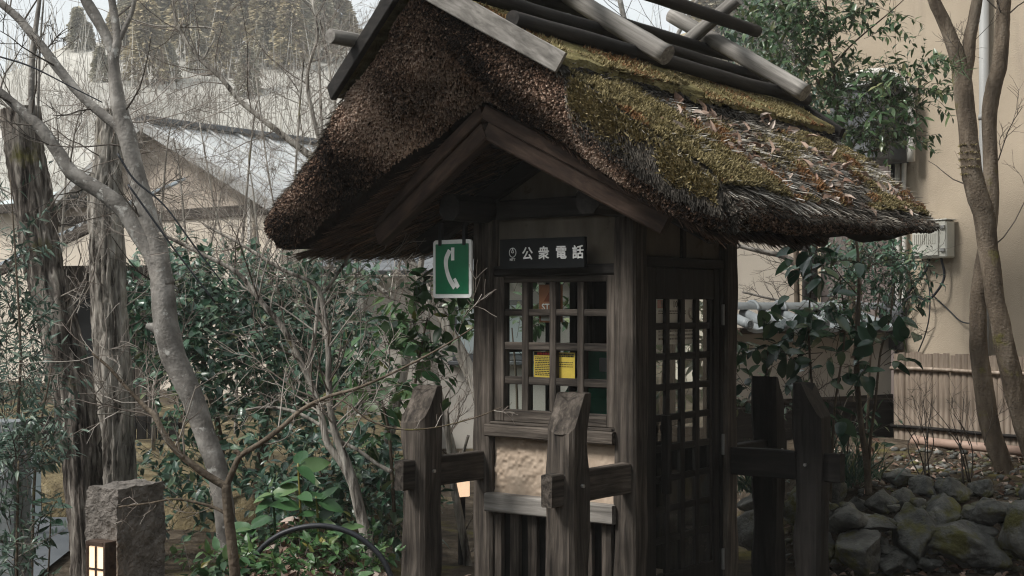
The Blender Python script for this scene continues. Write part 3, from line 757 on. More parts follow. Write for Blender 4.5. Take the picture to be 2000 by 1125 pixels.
# moss cushions on the right slope
n = 165000
e = 0.62 + 0.7 * rng.random(n); l = rng.random(n)
p = Tp(e, l)
mk = 0.08 - .5 * np.exp(-((p[:, 0] - .66) / .09) ** 2) + vnoise(p, 2.6, 31) + 0.6 * vnoise(p, 8, 32) + 0.5 * vnoise(p, 24, 33) + 0.35 * np.exp(-((p[:, 1] + .35) / .35) ** 2)
keep = mk + .22 * rng.normal(size=n) > 0.3
e, l, p, mk = e[keep], l[keep], p[keep], mk[keep]; n = len(e)
nn, _ = tnormal(e, l)
rust = vnoise(p, 4.2, 41) + 0.4 * vnoise(p, 12, 42) + .15 * rng.normal(size=n)
tone = np.where(rust > 0.48, 0.64 + 0.36 * rng.random(n), 0.03 + 0.48 * rng.random(n) ** 1.3)
m = MB(); d = nrm(nn + rng.normal(size=(n, 3)) * 0.55)
m.ribbons(p + nn * (0.012 + 0.026 * np.clip(mk, 0, 1))[:, None], d, nrm(rng.normal(size=(n, 3))), 0.012 + 0.016 * rng.random(n), 0.006, 0.1, tone, taper=0.2)
n = 14000                                                 # moss creeping over the right verge
e = .66 + .66 * rng.random(n); mm = .35 + .65 * rng.random(n); p = Fp(e, mm)
mk = vnoise(p, 5, 73) + .5 * vnoise(p, 14, 74) + .9 * (mm - .75)
k_ = mk + .3 * rng.normal(size=n) > .1; p = p[k_]; n = len(p)
m.ribbons(p + np.array([.01, -.03, .015]), nrm(np.array([.2, -.6, .6]) + rng.normal(size=(n, 3)) * .5), nrm(rng.normal(size=(n, 3))), .012 + .016 * rng.random(n), .006, .1, np.where(vnoise(p, 5, 75) > .3, .62 + .38 * rng.random(n), .03 + .48 * rng.random(n)), taper=.2)
# moss along the left edge of the roof that catches the light
n = 5000
e = -(0.66 + 0.67 * rng.random(n)); l = rng.random(n) ** 2 * .6; p = Tp(e, l); nn, _ = tnormal(e, l)
m.ribbons(p, nrm(nn + rng.normal(size=(n, 3)) * .5), nrm(rng.normal(size=(n, 3))), 0.015 + .015 * rng.random(n), 0.006, .1, .1 + .4 * rng.random(n), taper=.2)
prop(m.build('moss', M['moss'], roof), kind='stuff')

# bark cover along the ridge
def bark(y0, y1, sg, e1, dz, seed):
    m = MB()
    s_ = np.linspace(0.0, 1, 16); y_ = np.linspace(y0, y1, 70)
    S, Yy = np.meshgrid(s_, y_, indexing='ij')
    q = np.stack([Yy * 0 + seed, Yy, Yy * 0], -1)
    e1v = e1 + 0.018 * vnoise(q, 5, seed) + 0.014 * vnoise(q, 19, seed) + 0.006 * vnoise(q, 60, seed)
    Ev = S * e1v
    Z = H + 1.475 - 0.63 * Ev + dz + 0.010 * vnoise(np.stack([Ev, Yy, Ev * 0], -1), 9, seed) + 0.005 * vnoise(np.stack([Ev, Yy, Ev * 0], -1), 40, seed)
    Yt = Yy + (-0.21 * (1 - Ev / 0.67) if y0 < -0.5 else 0) * np.clip((y1 - Yy) / (y1 - y0), 0, 1)
    top = np.stack([sg * Ev, Yt, Z], -1)
    bot = top - np.array([0, 0, 0.035])
    m.grid(top, flip=sg < 0); m.grid(bot, flip=sg > 0)
    for A in (np.stack([top[-1], bot[-1]]), ):
        m.grid(A, flip=sg < 0)
    m.grid(np.stack([top[:, 0], bot[:, 0]]), flip=sg > 0); m.grid(np.stack([top[:, -1], bot[:, -1]]), flip=sg < 0)
    return m.build('bark_sheet', M['bark_sheet'], roof, True)
bark(-0.86, 0.38, 1, 0.665, 0.0, 1.0)
bark(0.22, 1.86, 1, 0.68, -0.015, 2.0)
bark(-0.86, 1.9, -1, 0.67, 0.0, 3.0)
# bark fringe, moss tufts on the bark
m = MB()
n = 5200
y = -0.84 + 2.72 * rng.random(n); ee = np.where(y < 0.35, 0.655, 0.69) - 0.02 * rng.random(n)
p = np.stack([ee, y, H + 1.475 - 0.63 * ee - 0.03 - 0.02 * rng.random(n) + np.where(y < .35, 0, -.022)], -1)
m.ribbons(p, nrm(np.stack([0.5 + 0 * y, 0.1 * rng.normal(size=n), -0.8 + 0.3 * rng.normal(size=n)], -1)), nrm(rng.normal(size=(n, 3))), 0.02 + 0.035 * rng.random(n), 0.005, 0.0, 0.12 * rng.random(n))
prop(m.build('bark_fringe', M['straw'], roof), kind='stuff')
m = MB()
n = 22000
ee = 0.72 * np.sqrt(rng.random(n)); y = -0.88 + 2.76 * rng.random(n)
ee = np.minimum(ee, np.where(y < 0.35, 0.665, 0.70))
p = np.stack([ee, y, H + 1.475 - 0.63 * ee + np.where(y < .3, 0, -.022)], -1)
mk = vnoise(p, 6, 51) + 0.6 * vnoise(p, 17, 52)
rust = vnoise(p, 4.5, 53)
keep = mk > -0.25; p = p[keep]; mk = mk[keep]; rust = rust[keep]; n = len(p)
m.ribbons(p, nrm(np.array([0.5, 0, 0.85]) + rng.normal(size=(n, 3)) * 0.5), nrm(rng.normal(size=(n, 3))), 0.010 + 0.014 * rng.random(n), 0.006, 0.1, np.where(rust + .15 * rng.normal(size=n) > 0.46, 0.62 + 0.38 * rng.random(n), 0.08 + 0.47 * rng.random(n)), taper=0.2)
n = 1500
sl = rng.random(n); p = np.stack([-(0.05 + .63 * sl), -1.04 + .2 * sl + .02 * rng.random(n), H + 1.475 - .63 * (0.05 + .63 * sl)], -1)
m.ribbons(p, nrm(np.array([-0.3, -.2, 0.85]) + rng.normal(size=(n, 3)) * 0.5), nrm(rng.normal(size=(n, 3))), 0.012 + 0.016 * rng.random(n), 0.006, 0.1, .05 + .4 * rng.random(n), taper=.2)
prop(m.build('bark_moss', M['moss'], roof), kind='stuff')
# front boards of the bark cover
beam('ridge_board', (0.0, -1.075, H + 1.445), (0.675, -0.85, H + 1.025), 0.03, 0.095, 'grey_s1', roof, seg=14, wob=0.002, bev=0.004)
beam('ridge_board', (-0.0, -1.075, H + 1.445), (-0.675, -0.85, H + 1.025), 0.03, 0.08, 'dark_x', roof, seg=14, wob=0.002, bev=0.004)  # left board's shadow put into its colour by a darker wood
beam('ridge_board', (0.0, 2.1, H + 1.425), (0.70, 1.89, H + 0.985), 0.03, 0.095, 'dark_x', roof, seg=14, wob=0.002, bev=0.004)
# poles: laid along the ridge, and the crossed ones lying over them
def pole(p0, p1, r, mat, name='ridge_pole', tip=0.9):
    m = MB(); n = 24
    pts = np.linspace(p0, p1, n); pts = pts + 0.006 * np.stack([vnoise(pts, 2.5, r * 900), vnoise(pts, 2.5, r * 700), vnoise(pts, 2.5, r * 500)], -1)
    m.tube(pts, r * np.linspace(1, tip, n) * (1 + 0.05 * vnoise(pts, 6, 7)), 18, True, wob=0.04)
    o = m.build(name, M[mat], roof, True)
    for f in o.data.polygons[-36:]: f.use_smooth = False
    return o
pole((0.45, -0.9, H + 1.235), (0.45, 1.97, H + 1.225), 0.036, 'dark_y', tip=1)
pole((-0.45, -1.08, H + 1.24), (-0.45, 1.97, H + 1.225), 0.034, 'grey_y', tip=1)
pole((0.24, -0.95, H + 1.37), (0.24, 1.85, H + 1.36), 0.034, 'dark_y')
pole((-0.24, -0.95, H + 1.37), (-0.24, 1.85, H + 1.36), 0.034, 'dark_y')
pole((0.0, -1.15, H + 1.53), (0.0, 1.9, H + 1.52), 0.036, 'dark_y')
pole((0.19, -1.0, H + 1.655), (0.19, 1.83, H + 1.645), 0.04, 'dark_y')
for yb in (0.083, 1.575):
    pole((0.63, yb, H + 1.20), (-0.24, yb, H + 1.75), 0.05, 'grey_s1', 'crossed_pole', 0.85)
    pole((-0.63, yb - 0.11, H + 1.20), (0.26, yb - 0.11, H + 1.765), 0.046, 'grey_s2', 'crossed_pole', 0.85)
# rafters and barge boards under the gable
for yb0, yb1, yf in ((-0.486, -0.30, -1), (1.516, 1.33, 1)):
    for s in (-1, 1):
        beam('rafter', (s * 0.0, yb0, 2.435), (s * 0.86, yb1, 1.965), 0.07, 0.095, 'red_s1' if s > 0 else 'red_s2', roof, seg=12, bev=0.008)
        beam('barge_board', (s * 0.0, yb0 + yf * 0.03, 2.515), (s * 0.88, yb1 + yf * 0.03, 2.035), 0.05, 0.065, 'red_s1' if s > 0 else 'red_s2', roof, seg=12, bev=0.005)
for yb in (0.0625, 0.9675):
    for s in (-1, 1):
        beam('rafter', (s * 0.0, yb, 2.40), (s * 0.9, yb, 1.93), 0.07, 0.09, 'dark_x', roof, seg=8)
beam('ridge_beam', (0, -0.42, 2.40), (0, 1.45, 2.40), 0.09, 0.09, 'dark_y', roof)

# fallen leaves lying on the thatch
def leaf_batch(mb, p, d, n, L, W, rnd, fold=0.25, droop=0.15):
    m_ = len(p)
    L = np.broadcast_to(L, (m_,))[:, None]; W = np.broadcast_to(W, (m_,))[:, None]
    s_ = nrm(np.cross(d, n)); n = np.cross(s_, d)
    V = np.stack([p,
                  p + d * L * .33 - s_ * W * .5 + n * W * fold, p + d * L * .38, p + d * L * .33 + s_ * W * .5 + n * W * fold,
                  p + d * L * .7 - s_ * W * .36 + n * (W * fold * .7 - L * droop * .4), p + d * L * .72 - n * L * droop * .5, p + d * L * .7 + s_ * W * .36 + n * (W * fold * .7 - L * droop * .4),
                  p + d * L - n * L * droop], 1).reshape(-1, 3)
    o = (np.arange(m_) * 8)[:, None]
    T = np.concatenate([o + np.array(f) for f in ([0, 2, 1], [0, 3, 2], [4, 5, 7], [5, 6, 7])])
    Q = np.concatenate([o + np.array(f) for f in ([1, 2, 5, 4], [2, 3, 6, 5])])
    mb.add(V, Q, T, np.repeat(rnd, 8))
m = MB()
n = 760
e = 0.66 + 0.66 * rng.random(n); l = 0.1 + 0.88 * rng.random(n)
cl = vnoise(Tp(e, l), 4, 61); keep = cl + 0.5 * rng.normal(size=n) > 0.0
e, l = e[keep], l[keep]; n = len(e); p = Tp(e, l); nn, _ = tnormal(e, l)
pw = (BO + p[:, :1] * EX + p[:, 1:2] * EY + p[:, 2:] * np.array([0, 0, 1]))
nw = nn[:, :1] * EX + nn[:, 1:2] * EY + nn[:, 2:] * np.array([0, 0, 1])
leaf_batch(m, pw + nw * 0.02, nrm(rng.normal(size=(n, 3)) + 0.0 * nw), nrm(nw + 0.6 * rng.normal(size=(n, 3))), 0.035 + 0.04 * rng.random(n), 0.02 + 0.018 * rng.random(n), rng.random(n) ** 0.8, 0.45, 0.4)
prop(m.build('fallen_leaves', M['dead_leaf'], org=bw(1.0, 0.5, 2.3)), 'curled pale brown dead leaves scattered over the thatched roof', 'fallen leaves', kind='stuff')

# ---- guard posts around the booth, each with its rail
def guard(cx, cy, dirn, label, mat_post, rail_len=0.5):
    """dirn: extra turn about z; outward is -y in its own axes"""
    w = bw(cx, cy, 0)
    t = thing('guard_post', label, 'guard post', tuple(w), RZ + dirn, 'timber guard posts around the phone booth', local=True)
    m = MB(); m.timber((0, 0, 0), (0, 0, 1.215), 0.148, 0.148, (0, 1, 0), seg=60, wob=0.013, bev=0.018)
    V = np.concatenate(m.v)
    y = V[:, 1]
    cut = 1.213 - np.clip(0.02 - y, 0, 1) * 1.75 - np.where(y < 0.02, 0.012 * np.sin(np.clip((0.02 - y) / 0.1, 0, 1) * math.pi), 0)
    V[:, 2] = np.minimum(V[:, 2], cut + 0.003 * vnoise(V, 30, 5))
    m.v = [V]; m.build('post', M[mat_post], t)
    beam('rail', (0, -0.165, 0.785), (0, rail_len, 0.785), 0.06, 0.145, mat_post.replace('_z', '_y'), t, seg=12, wob=0.003, bev=0.006)
    for s in (-1, 1):
        one(lambda m: m.tube([(s * 0.074, 0.0, 0.80), (s * 0.088, 0.0, 0.80)], 0.009, 6), 'bolt', 'steel', t)
    return t
guard(-0.45, -0.455, 0, 'weathered guard post with slanted top nearest the green phone sign', 'wood_z', 0.456)
guard(0.45, -0.48, 0, 'weathered guard post with slanted top in front of the booth window', 'wood_z', 0.481)
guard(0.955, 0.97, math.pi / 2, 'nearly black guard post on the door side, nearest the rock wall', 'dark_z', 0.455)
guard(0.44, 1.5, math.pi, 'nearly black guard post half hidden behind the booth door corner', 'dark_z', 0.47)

# ---- signs
t = thing('name_board', 'black board with white characters and round logo above the booth window', 'sign', tuple(bw(0, -0.06, 1.79)), RZ, local=True)
x0, x1 = -0.262, 0.258
one(lambda m: m.box((x0, -0.012, 0.0), (x1, 0.014, 0.152), 0.003), 'board', 'signboard', t)
for ch, u, v in (('公', 1030.6, 497), ('衆', 1062.4, 496), ('電', 1096.4, 494.6), ('話', 1129.3, 494)):
    x, z = fr(u, v, -0.072)
    text_obj('character', ch, 0.069, M['lettering'], t, (x, -0.0135, z - 1.79), FACE_FRONT, 0.0013)
xl, zl = fr(1001.6, 493.4, -0.072); zl -= 1.79
an = np.linspace(0, 2 * math.pi, 33)
ring = np.stack([xl + 0.021 * np.sin(an), an * 0 - 0.0135, zl - 0.0 - 0.023 * np.cos(an)], -1)
loop = np.stack([xl + 0.0085 * np.sin(an) * np.sin(an / 2), an * 0 - 0.0135, zl + 0.022 - 0.024 * np.sin(an / 2)], -1)
one(lambda m: (m.tube(ring, 0.0018, 6, False), m.tube(loop, 0.0018, 6, False)), 'logo', 'lettering', t)
text_obj('logo_lettering', 'NTT', 0.018, M['lettering'], t, (xl, -0.0135, zl - 0.036), FACE_FRONT, 0.0002)
xs_, zs_ = fr(884.5, 582, -0.15)
t = thing('hanging_sign', 'green sign with white telephone handset hanging beside the left corner post', 'sign', tuple(bw(xs_, -0.15, zs_)), RZ, local=True)
def rrect(m, w, h, r, y0, y1, z0=0.0, k=6):
    pts = []
    for cx, cz, a0 in ((w / 2 - r, r, -90), (w / 2 - r, h - r, 0), (-w / 2 + r, h - r, 90), (-w / 2 + r, r, 180)):
        for i in range(k + 1):
            a = math.radians(a0 + 90 * i / k); pts.append((cx + r * math.cos(a), cz + r * math.sin(a) + z0))
    n = len(pts)
    V = [(x, y0, z) for x, z in pts] + [(x, y1, z) for x, z in pts] + [(0, y0, h / 2 + z0), (0, y1, h / 2 + z0)]
    Q = [[i, i + n, (i + 1) % n + n, (i + 1) % n] for i in range(n)]
    T = [[i, (i + 1) % n, 2 * n] for i in range(n)] + [[(i + 1) % n + n, i + n, 2 * n + 1] for i in range(n)]
    m.add(V, Q, T)
SW, SH = 0.256, 0.298
one(lambda m: rrect(m, SW, SH, 0.02, -0.006, 0.006), 'backing_plate', 'white', t)
one(lambda m: rrect(m, SW - 0.036, SH - 0.042, 0.004, -0.0085, -0.0065, 0.021), 'green_face', 'green_sign', t)
# handset: earpiece at the top, curved grip, mouthpiece at the bottom right
gc = crom([(-0.012, 0.245), (-0.036, 0.20), (-0.034, 0.15), (-0.012, 0.095), (0.022, 0.052)], 6)
gw = np.interp(np.linspace(0, 1, len(gc)), [0, .25, .5, .75, 1], [.013, .014, .012, .013, .014])
tg = nrm(np.gradient(gc, axis=0)); nv = np.stack([-tg[:, 1], tg[:, 0]], -1)
Lf = gc + nv * gw[:, None]; Rt = gc - nv * gw[:, None]
def flat(m, A, y=-0.0105):
    m.grid(np.stack([np.insert(A[0], 1, y, 1), np.insert(A[1], 1, y, 1)]))
one(lambda m: flat(m, (Lf, Rt)), 'handset_grip', 'white', t)
def poly(m, pts, y=-0.011):
    V = [(x, y, z) for x, z in pts] + [(x, y + 0.002, z) for x, z in pts]; n = len(pts)
    m.add(V, [[0, 1, 2, 3]] + [[i, i + n, (i + 1) % n + n, (i + 1) % n] for i in range(n)])
one(lambda m: poly(m, [(-0.003, 0.192), (0.018, 0.192), (0.018, 0.258), (-0.003, 0.258)]), 'earpiece', 'white', t)
one(lambda m: poly(m, [(0.036, 0.046), (0.054, 0.06), (0.026, 0.103), (0.012, 0.096)]), 'mouthpiece', 'white', t)
for x in (-0.08, 0.08):
    one(lambda m: m.box((x - 0.01, -0.012, SH - 0.03), (x + 0.01, 0.012, SH + 0.09), 0.002), 'strap', 'black', t)

# ---- inside the booth
t = thing('payphone', 'green public telephone on the shelf inside the booth', 'telephone', tuple(bw(-0.23, 0.8, 1.01)), RZ, local=True)
m = MB(); prof = [(-0.14, 0), (-0.14, 0.1), (-0.03, 0.2), (0.02, 0.36), (0.13, 0.36), (0.13, 0)]
A = np.array([[(x, y, z) for y, z in prof] for x in (-0.16, 0.16)])
m.grid(A, flip=True); m.add(np.concatenate([A[0], A[1]]), [[0, 1, 2, 5], [2, 3, 4, 5], [6, 11, 8, 7], [8, 11, 10, 9]])
m.build('body', M['phone_green'], t)
one(lambda m: m.tube(crom([(-0.115, -0.1, 0.13), (-0.115, -0.115, 0.17), (-0.115, -0.07, 0.25), (-0.115, -0.02, 0.33)], 4), [.028, .03, .022, .018, .017, .017, .018, .02, .024, .028, .03, .03, .028], 10), 'handset', 'black', t, True)
one(lambda m: m.box((-0.03, -0.09, 0.14), (0.12, -0.06, 0.18)), 'keypad', 'black', t)
one(lambda m: m.box((0.0, -0.02, 0.23), (0.12, 0.0, 0.31)), 'display', 'tile', t)
def poster(name, label, u0, v0, u1, v1, plane, mat, fn, cat='notice', xin=0.006):
    """paper on the inside of the front window (plane 'f') or on the door glass (plane 'd')"""
    if plane == 'f':
        yy = 0.0565 + xin
        b0, z1 = fr(u0, v0, yy); b1, _ = fr(u1, v0, yy); _, z0 = fr((u0 + u1) / 2, v1, yy)
        w, h = abs(b1 - b0), z1 - z0
        t = thing(name, label, cat, tuple(bw((b0 + b1) / 2, yy, z0)), RZ, local=True)
    else:
        e = 0.435 - xin
        b0, z1 = sd(u0, v0, e); b1, _ = sd(u1, v0, e); _, z0 = sd((u0 + u1) / 2, v1, e)
        w, h = abs(b1 - b0), z1 - z0
        t = thing(name, label, cat, tuple(bw(e, (b0 + b1) / 2, z0)), RZ + math.pi / 2, local=True)
    one(lambda m: m.box((-w / 2, -0.0012, 0), (w / 2, 0.0012, h), 0.0004), 'sheet', mat, t)
    fn(t, w, h)
    return t
def rows(t, w, h, n, x0, x1, z0, z1, mat='ink', y=-0.0022, frac=0.5):
    for k in range(n):
        z = z1 + (z0 - z1) * (k + .5) / n; hh = abs(z1 - z0) / n * frac / 2
        xx = x0
        m = MB()
        while xx < x1:
            l = min(random.uniform(.006, .016), x1 - xx)
            m.box((xx, y - .0004, z - hh), (xx + l, y + .0004, z + hh), 0.0001); xx += l + .003
        m.build('line_of_lettering', M[mat], t)
def yel(t, w, h):
    one(lambda m: m.box((-w / 2 + .002, -.0022, h * .86), (w / 2 - .002, -.0014, h * .985), .0002), 'heading_band', 'ink', t)
    rows(t, w, h, 1, -w * .3, w * .42, h * .87, h * .97, 'ink_red', -.003, .8)
    rows(t, w, h, 11, -w * .42, w * .42, h * .08, h * .82)
def yel2(t, w, h):
    rows(t, w, h, 2, -w * .3, w * .45, h * .82, h * .97, 'ink', frac=.8)
    rows(t, w, h, 3, -w * .42, w * .42, h * .42, h * .66, frac=.35)
poster('yellow_notice', 'yellow notice of dense text, the left of two in the window', 1043, 686, 1079, 738, 'f', 'yellow', yel, xin=.003)
poster('yellow_notice', 'yellow notice with a dark heading, the right of two in the window', 1084, 688, 1123, 740, 'f', 'yellow', yel2, xin=.003)
def stop(t, w, h):
    text_obj('stop_lettering', 'STOP', h * .24, M['paper'], t, (0, -0.0022, h * 0.40), FACE_FRONT, 0.001)
    one(lambda m: (poly(m, [(-w * .3, h * .55), (w * .3, h * .55), (0.001, h * .85), (-0.001, h * .85)], -0.003)), 'arrow', 'ink_brown', t)
    one(lambda m: m.box((-w * .4, -.0026, h * .05), (w * .4, -.0018, h * .16), .0002), 'bottom_band', 'paper', t)
poster('stop_poster', 'orange poster reading STOP high in the booth window', 1053, 556, 1099, 630, 'f', 'orange', stop, xin=.02)
def coins(t, w, h):
    one(lambda m: m.box((-w / 2 + .006, -.0030, h * .80), (-w / 2 + w * .24, -.0016, h * .985), .0002), 'red_block', 'ink_red', t)
    text_obj('price_lettering', '10', h * .2, M['ink'], t, (-w * .36, -0.0036, h * .88), FACE_FRONT, 0.001)
    text_obj('price_lettering', '100', h * .2, M['ink'], t, (-w * .04, -0.0036, h * .88), FACE_FRONT, 0.001)
    one(lambda m: m.tube(crom([(w * .30, -.003, h * .8), (w * .27, -.003, h * .7), (w * .3, -.003, h * .6), (w * .36, -.003, h * .55)], 4), .006, 6), 'handset_icon', 'ink', t)
    rows(t, w, h, 2, -w * .46, w * .2, h * .66, h * .76, frac=.6)
    rows(t, w, h, 5, -w * .46, w * .45, h * .08, h * .5)
# seen from outside through the lattice, printed towards the viewer
poster('calling_rates_sheet', 'pale sheet with 10 and 100 prices behind the door lattice', 1282, 584, 1362, 672, 'd', 'paper', coins)
# ------------------------------------------------------------------ ground and terrain
def ground_h(X, Y):
    """garden ground: flat path in front, a bank on the right behind the rock wall, a planted mound left of the booth"""
    q = np.stack([X, Y, X * 0], -1)
    z = 0.02 * vnoise(q, 0.9, 3) + 0.012 * vnoise(q, 3.1, 4)
    # right bank
    s = np.clip((Y - 8.55 + 0.12 * (X - 2)) / 0.55, 0, 1) * np.clip((X - 1.55) / 0.35, 0, 1)
    z = z + s * s * (3 - 2 * s) * (0.40 + 0.10 * np.clip((Y - 9) / 2, 0, 1) + 0.05 * vnoise(q, 1.6, 6) + 0.025 * vnoise(q, 5, 7))
    # planted mound left of the booth
    d = np.sqrt(((X + 0.95) / 0.62) ** 2 + ((Y - 6.15) / 0.8) ** 2)
    z = z + 0.58 * np.clip(1 - d, 0, 1) ** 0.55 * (1 + 0.12 * vnoise(q, 4, 8))
    return z
m = MB()
gx = np.concatenate([np.linspace(-60, -6, 14), np.linspace(-5.5, 6, 140), np.linspace(6.5, 60, 14)])
gy = np.concatenate([np.linspace(-8, 3, 8), np.linspace(3.2, 13, 120), np.linspace(13.5, 60, 16)])
X, Yg = np.meshgrid(gx, gy, indexing='ij')
m.grid(np.stack([X, Yg, ground_h(X, Yg)], -1), flip=True)
prop(m.build('ground', M['soil'], smooth=True), kind='structure')
def gz(x, y): return float(ground_h(np.array([float(x)]), np.array([float(y)]))[0])
m = MB()
X, Yg = np.meshgrid(np.linspace(-9, -2.75, 20), np.linspace(4, 10.2, 30), indexing='ij')
m.grid(np.stack([X - 0.10 * (Yg - 8), Yg, np.full_like(X, 0.045)], -1), flip=True)
prop(m.build('asphalt_path', M['asphalt']), kind='structure')
# mossy terrace behind the path
m = MB()
xx = np.linspace(-12, -0.9, 120)
prof = [(10.35, -0.05), (10.42, 0.1), (10.5, 0.22), (10.6, 0.27), (10.9, 0.29), (11.6, 0.3), (12.6, 0.33), (14.5, 0.36), (17, 0.4)]
A = np.array([[(x, y, z) for y, z in prof] for x in xx])
A[..., 1] -= 0.35 * np.clip((A[..., 0] + 3) / 2, 0, 1) * 3.2
A = A + 0.05 * np.stack([0 * A[..., 0], vnoise(A, 2.2, 1), 0.6 * vnoise(A, 2.6, 2)], -1) + .02 * np.stack([0 * A[..., 0], vnoise(A, 9, 1), vnoise(A, 9, 2)], -1)
m.grid(A); prop(m.build('moss_terrace', M['mossy'], smooth=True), kind='structure')

# far hillside with winter brush
def hill_h(X, Y):
    q = np.stack([X, Y, X * 0], -1)
    t = np.clip((Y - 36) / 76, 0, 1)
    return -1 + (23.0 - 4.5 * np.clip((-X - 36) / 12, 0, 1)) * t ** 1.05 + 1.2 * vnoise(q, 0.06, 1) + 0.5 * vnoise(q, 0.2, 2) + np.clip((Y - 112) * 0.1, 0, 6)
m = MB()
X, Yg = np.meshgrid(np.linspace(-95, 80, 110), np.linspace(34, 165, 80), indexing='ij')
m.grid(np.stack([X, Yg, hill_h(X, Yg)], -1), flip=True)
prop(m.build('hill', M['hill'], smooth=True), kind='structure')
m = MB()
n = 9000
x = -60 + 95 * rng.random(n); y = 37 + 80 * rng.random(n)
p = np.stack([x, y, hill_h(x, y) - 0.2], -1)
hh = 0.8 + 4.5 * rng.random(n) ** 3
d = nrm(np.stack([0.18 * rng.normal(size=n), 0.1 * rng.normal(size=n), np.ones(n)], -1))
m.ribbons(p, d, nrm(np.stack([0.3 * rng.normal(size=n), -np.ones(n), 0 * x], -1)), hh, 0.025 + 0.04 * rng.random(n), 0.05 * rng.normal(size=n), rng.random(n), taper=0.15)
prop(m.build('winter_brush', M['brush'], org=(0, 75, 10)), 'pale leafless brush covering the hillside', 'brush', kind='stuff')

# cedars on the hilltop
def cedar_mesh(h, seed):
    r = np.random.default_rng(seed)
    m = MB(); n = 1700
    t = r.random(n) ** 0.75; an = r.random(n) * 6.283
    rad = (1 - t) ** 0.8 * h * 0.2 * (0.75 + 0.3 * r.random(n)) * (1 + 0.25 * np.sin(t * 21 + an * 3))
    p = np.stack([rad * np.cos(an), rad * np.sin(an), h * (0.1 + 0.9 * t)], -1)
    d = nrm(np.stack([np.cos(an), np.sin(an), -0.55 + 0.5 * r.random(n)], -1))
    m.ribbons(p, d, nrm(r.normal(size=(n, 3)) + [0, 0, 1]), h * (0.06 + 0.06 * r.random(n)), h * 0.03, -0.1, r.random(n) * (0.5 + .5 * t), taper=0.5)
    return m.mesh('crown', M['cedar%d' % (seed - 1)])
def trunk_mesh(h):
    m = MB(); m.tube([(0, 0, 0), (0, 0, h * .4), (0, 0, h * .95)], [h * .022, h * .016, h * .004], 7); return m.mesh('trunk', M['bark_brown'])
cm = [cedar_mesh(9, 1), cedar_mesh(9, 2), cedar_mesh(9, 3)]; tm = trunk_mesh(9)
def cedar(u, Y, hs, v_top=None, k=0, label=None, group='cedars along the hilltop'):
    x = (u - 1000) / F * Y; z = hill_h(np.array([x]), np.array([Y]))[0] - 0.3
    t = thing('cedar_tree', label, 'tree', (x, Y, z), random.random() * 6, group, local=True)
    t.scale = (hs * 1.05, hs * 1.05, hs)
    for nm, me in (('crown', cm[k % 3]), ('trunk', tm)):
        o = bpy.data.objects.new(nm, me); COL.objects.link(o); o.parent = t
k = 0
for u in list(range(185, 700, 26)):
    cedar(u + random.uniform(-14, 14), random.uniform(104, 119), random.uniform(0.75, 1.25) * np.interp(u, [180, 240, 310, 560, 700], [.26, .5, 1, 1, .5]), k=k, label='hazy olive-brown cedar in the dense row along the hilltop'); k += 1
for u in list(range(200, 600, 46)):
    cedar(u + random.uniform(-10, 10), random.uniform(90, 104), random.uniform(0.3, .7), k=k, label='shorter hazy cedar standing in front of the hilltop row', group='shorter cedars below the hilltop row'); k += 1
cedar(152, 108, 0.42, k=k, label='bluish cedar alone at the left end of the hilltop row')
for u in (640, 668, 700, 735, 765):
    cedar(u, 128, random.uniform(0.42, .62), k=k, label='small faint cedar tip on the skyline left of the thatch', group='faint skyline cedars left of the thatch'); k += 1
for u in (15, 38, -10):
    cedar(u, 138, 0.36, k=k, label='tiny faint conifer tip on the skyline at the left edge', group='tiny skyline conifers at the left edge'); k += 1
for u in (1400, 1440, 1475, 1510, 1545):
    cedar(u, 100, random.uniform(0.75, 1.2), k=k, label='hazy yellowish tree on the hill behind the ridge poles', group='hill trees behind the ridge poles'); k += 1

# ------------------------------------------------------------------ buildings
def hbox(t, name, lo, hi, mat, bev=0.01):
    m = MB(); m.box(lo, hi, bev); return m.build(name, M[mat], t)
# pale gabled house with metal roof, gable towards the left
rp = P(278, 238, 26.0)
hs1 = thing('gabled_house', 'cream house with pale grey metal gable roof behind the bare trees', 'house', (rp[0], rp[1], 0), RZ, local=True)
zr = rp[2]; pit = 0.47; HW = 3.75; DL = 10.5
m = MB()
m.add([(-3.3, .45, 0), (3.3, .45, 0), (3.3, .45, zr - 3.3 * pit - .12), (0, .45, zr - .12), (-3.3, .45, zr - 3.3 * pit - .12),
       (-3.3, DL - .4, 0), (3.3, DL - .4, 0), (3.3, DL - .4, zr - 3.3 * pit - .12), (0, DL - .4, zr - .12), (-3.3, DL - .4, zr - 3.3 * pit - .12)],
      [[0, 1, 2, 4], [1, 6, 7, 2], [5, 0, 4, 9], [6, 5, 9, 7]], [[4, 2, 3], [7, 9, 8]])
m.build('wall', M['cream'], hs1)
m = MB()
m.add([(-3.28, .43, zr - 3.3 * pit - .1), (3.28, .43, zr - 3.3 * pit - .1), (0, .43, zr - .15)], None, [[0, 1, 2]])
m.build('gable_panel', M['tanwall'], hs1)
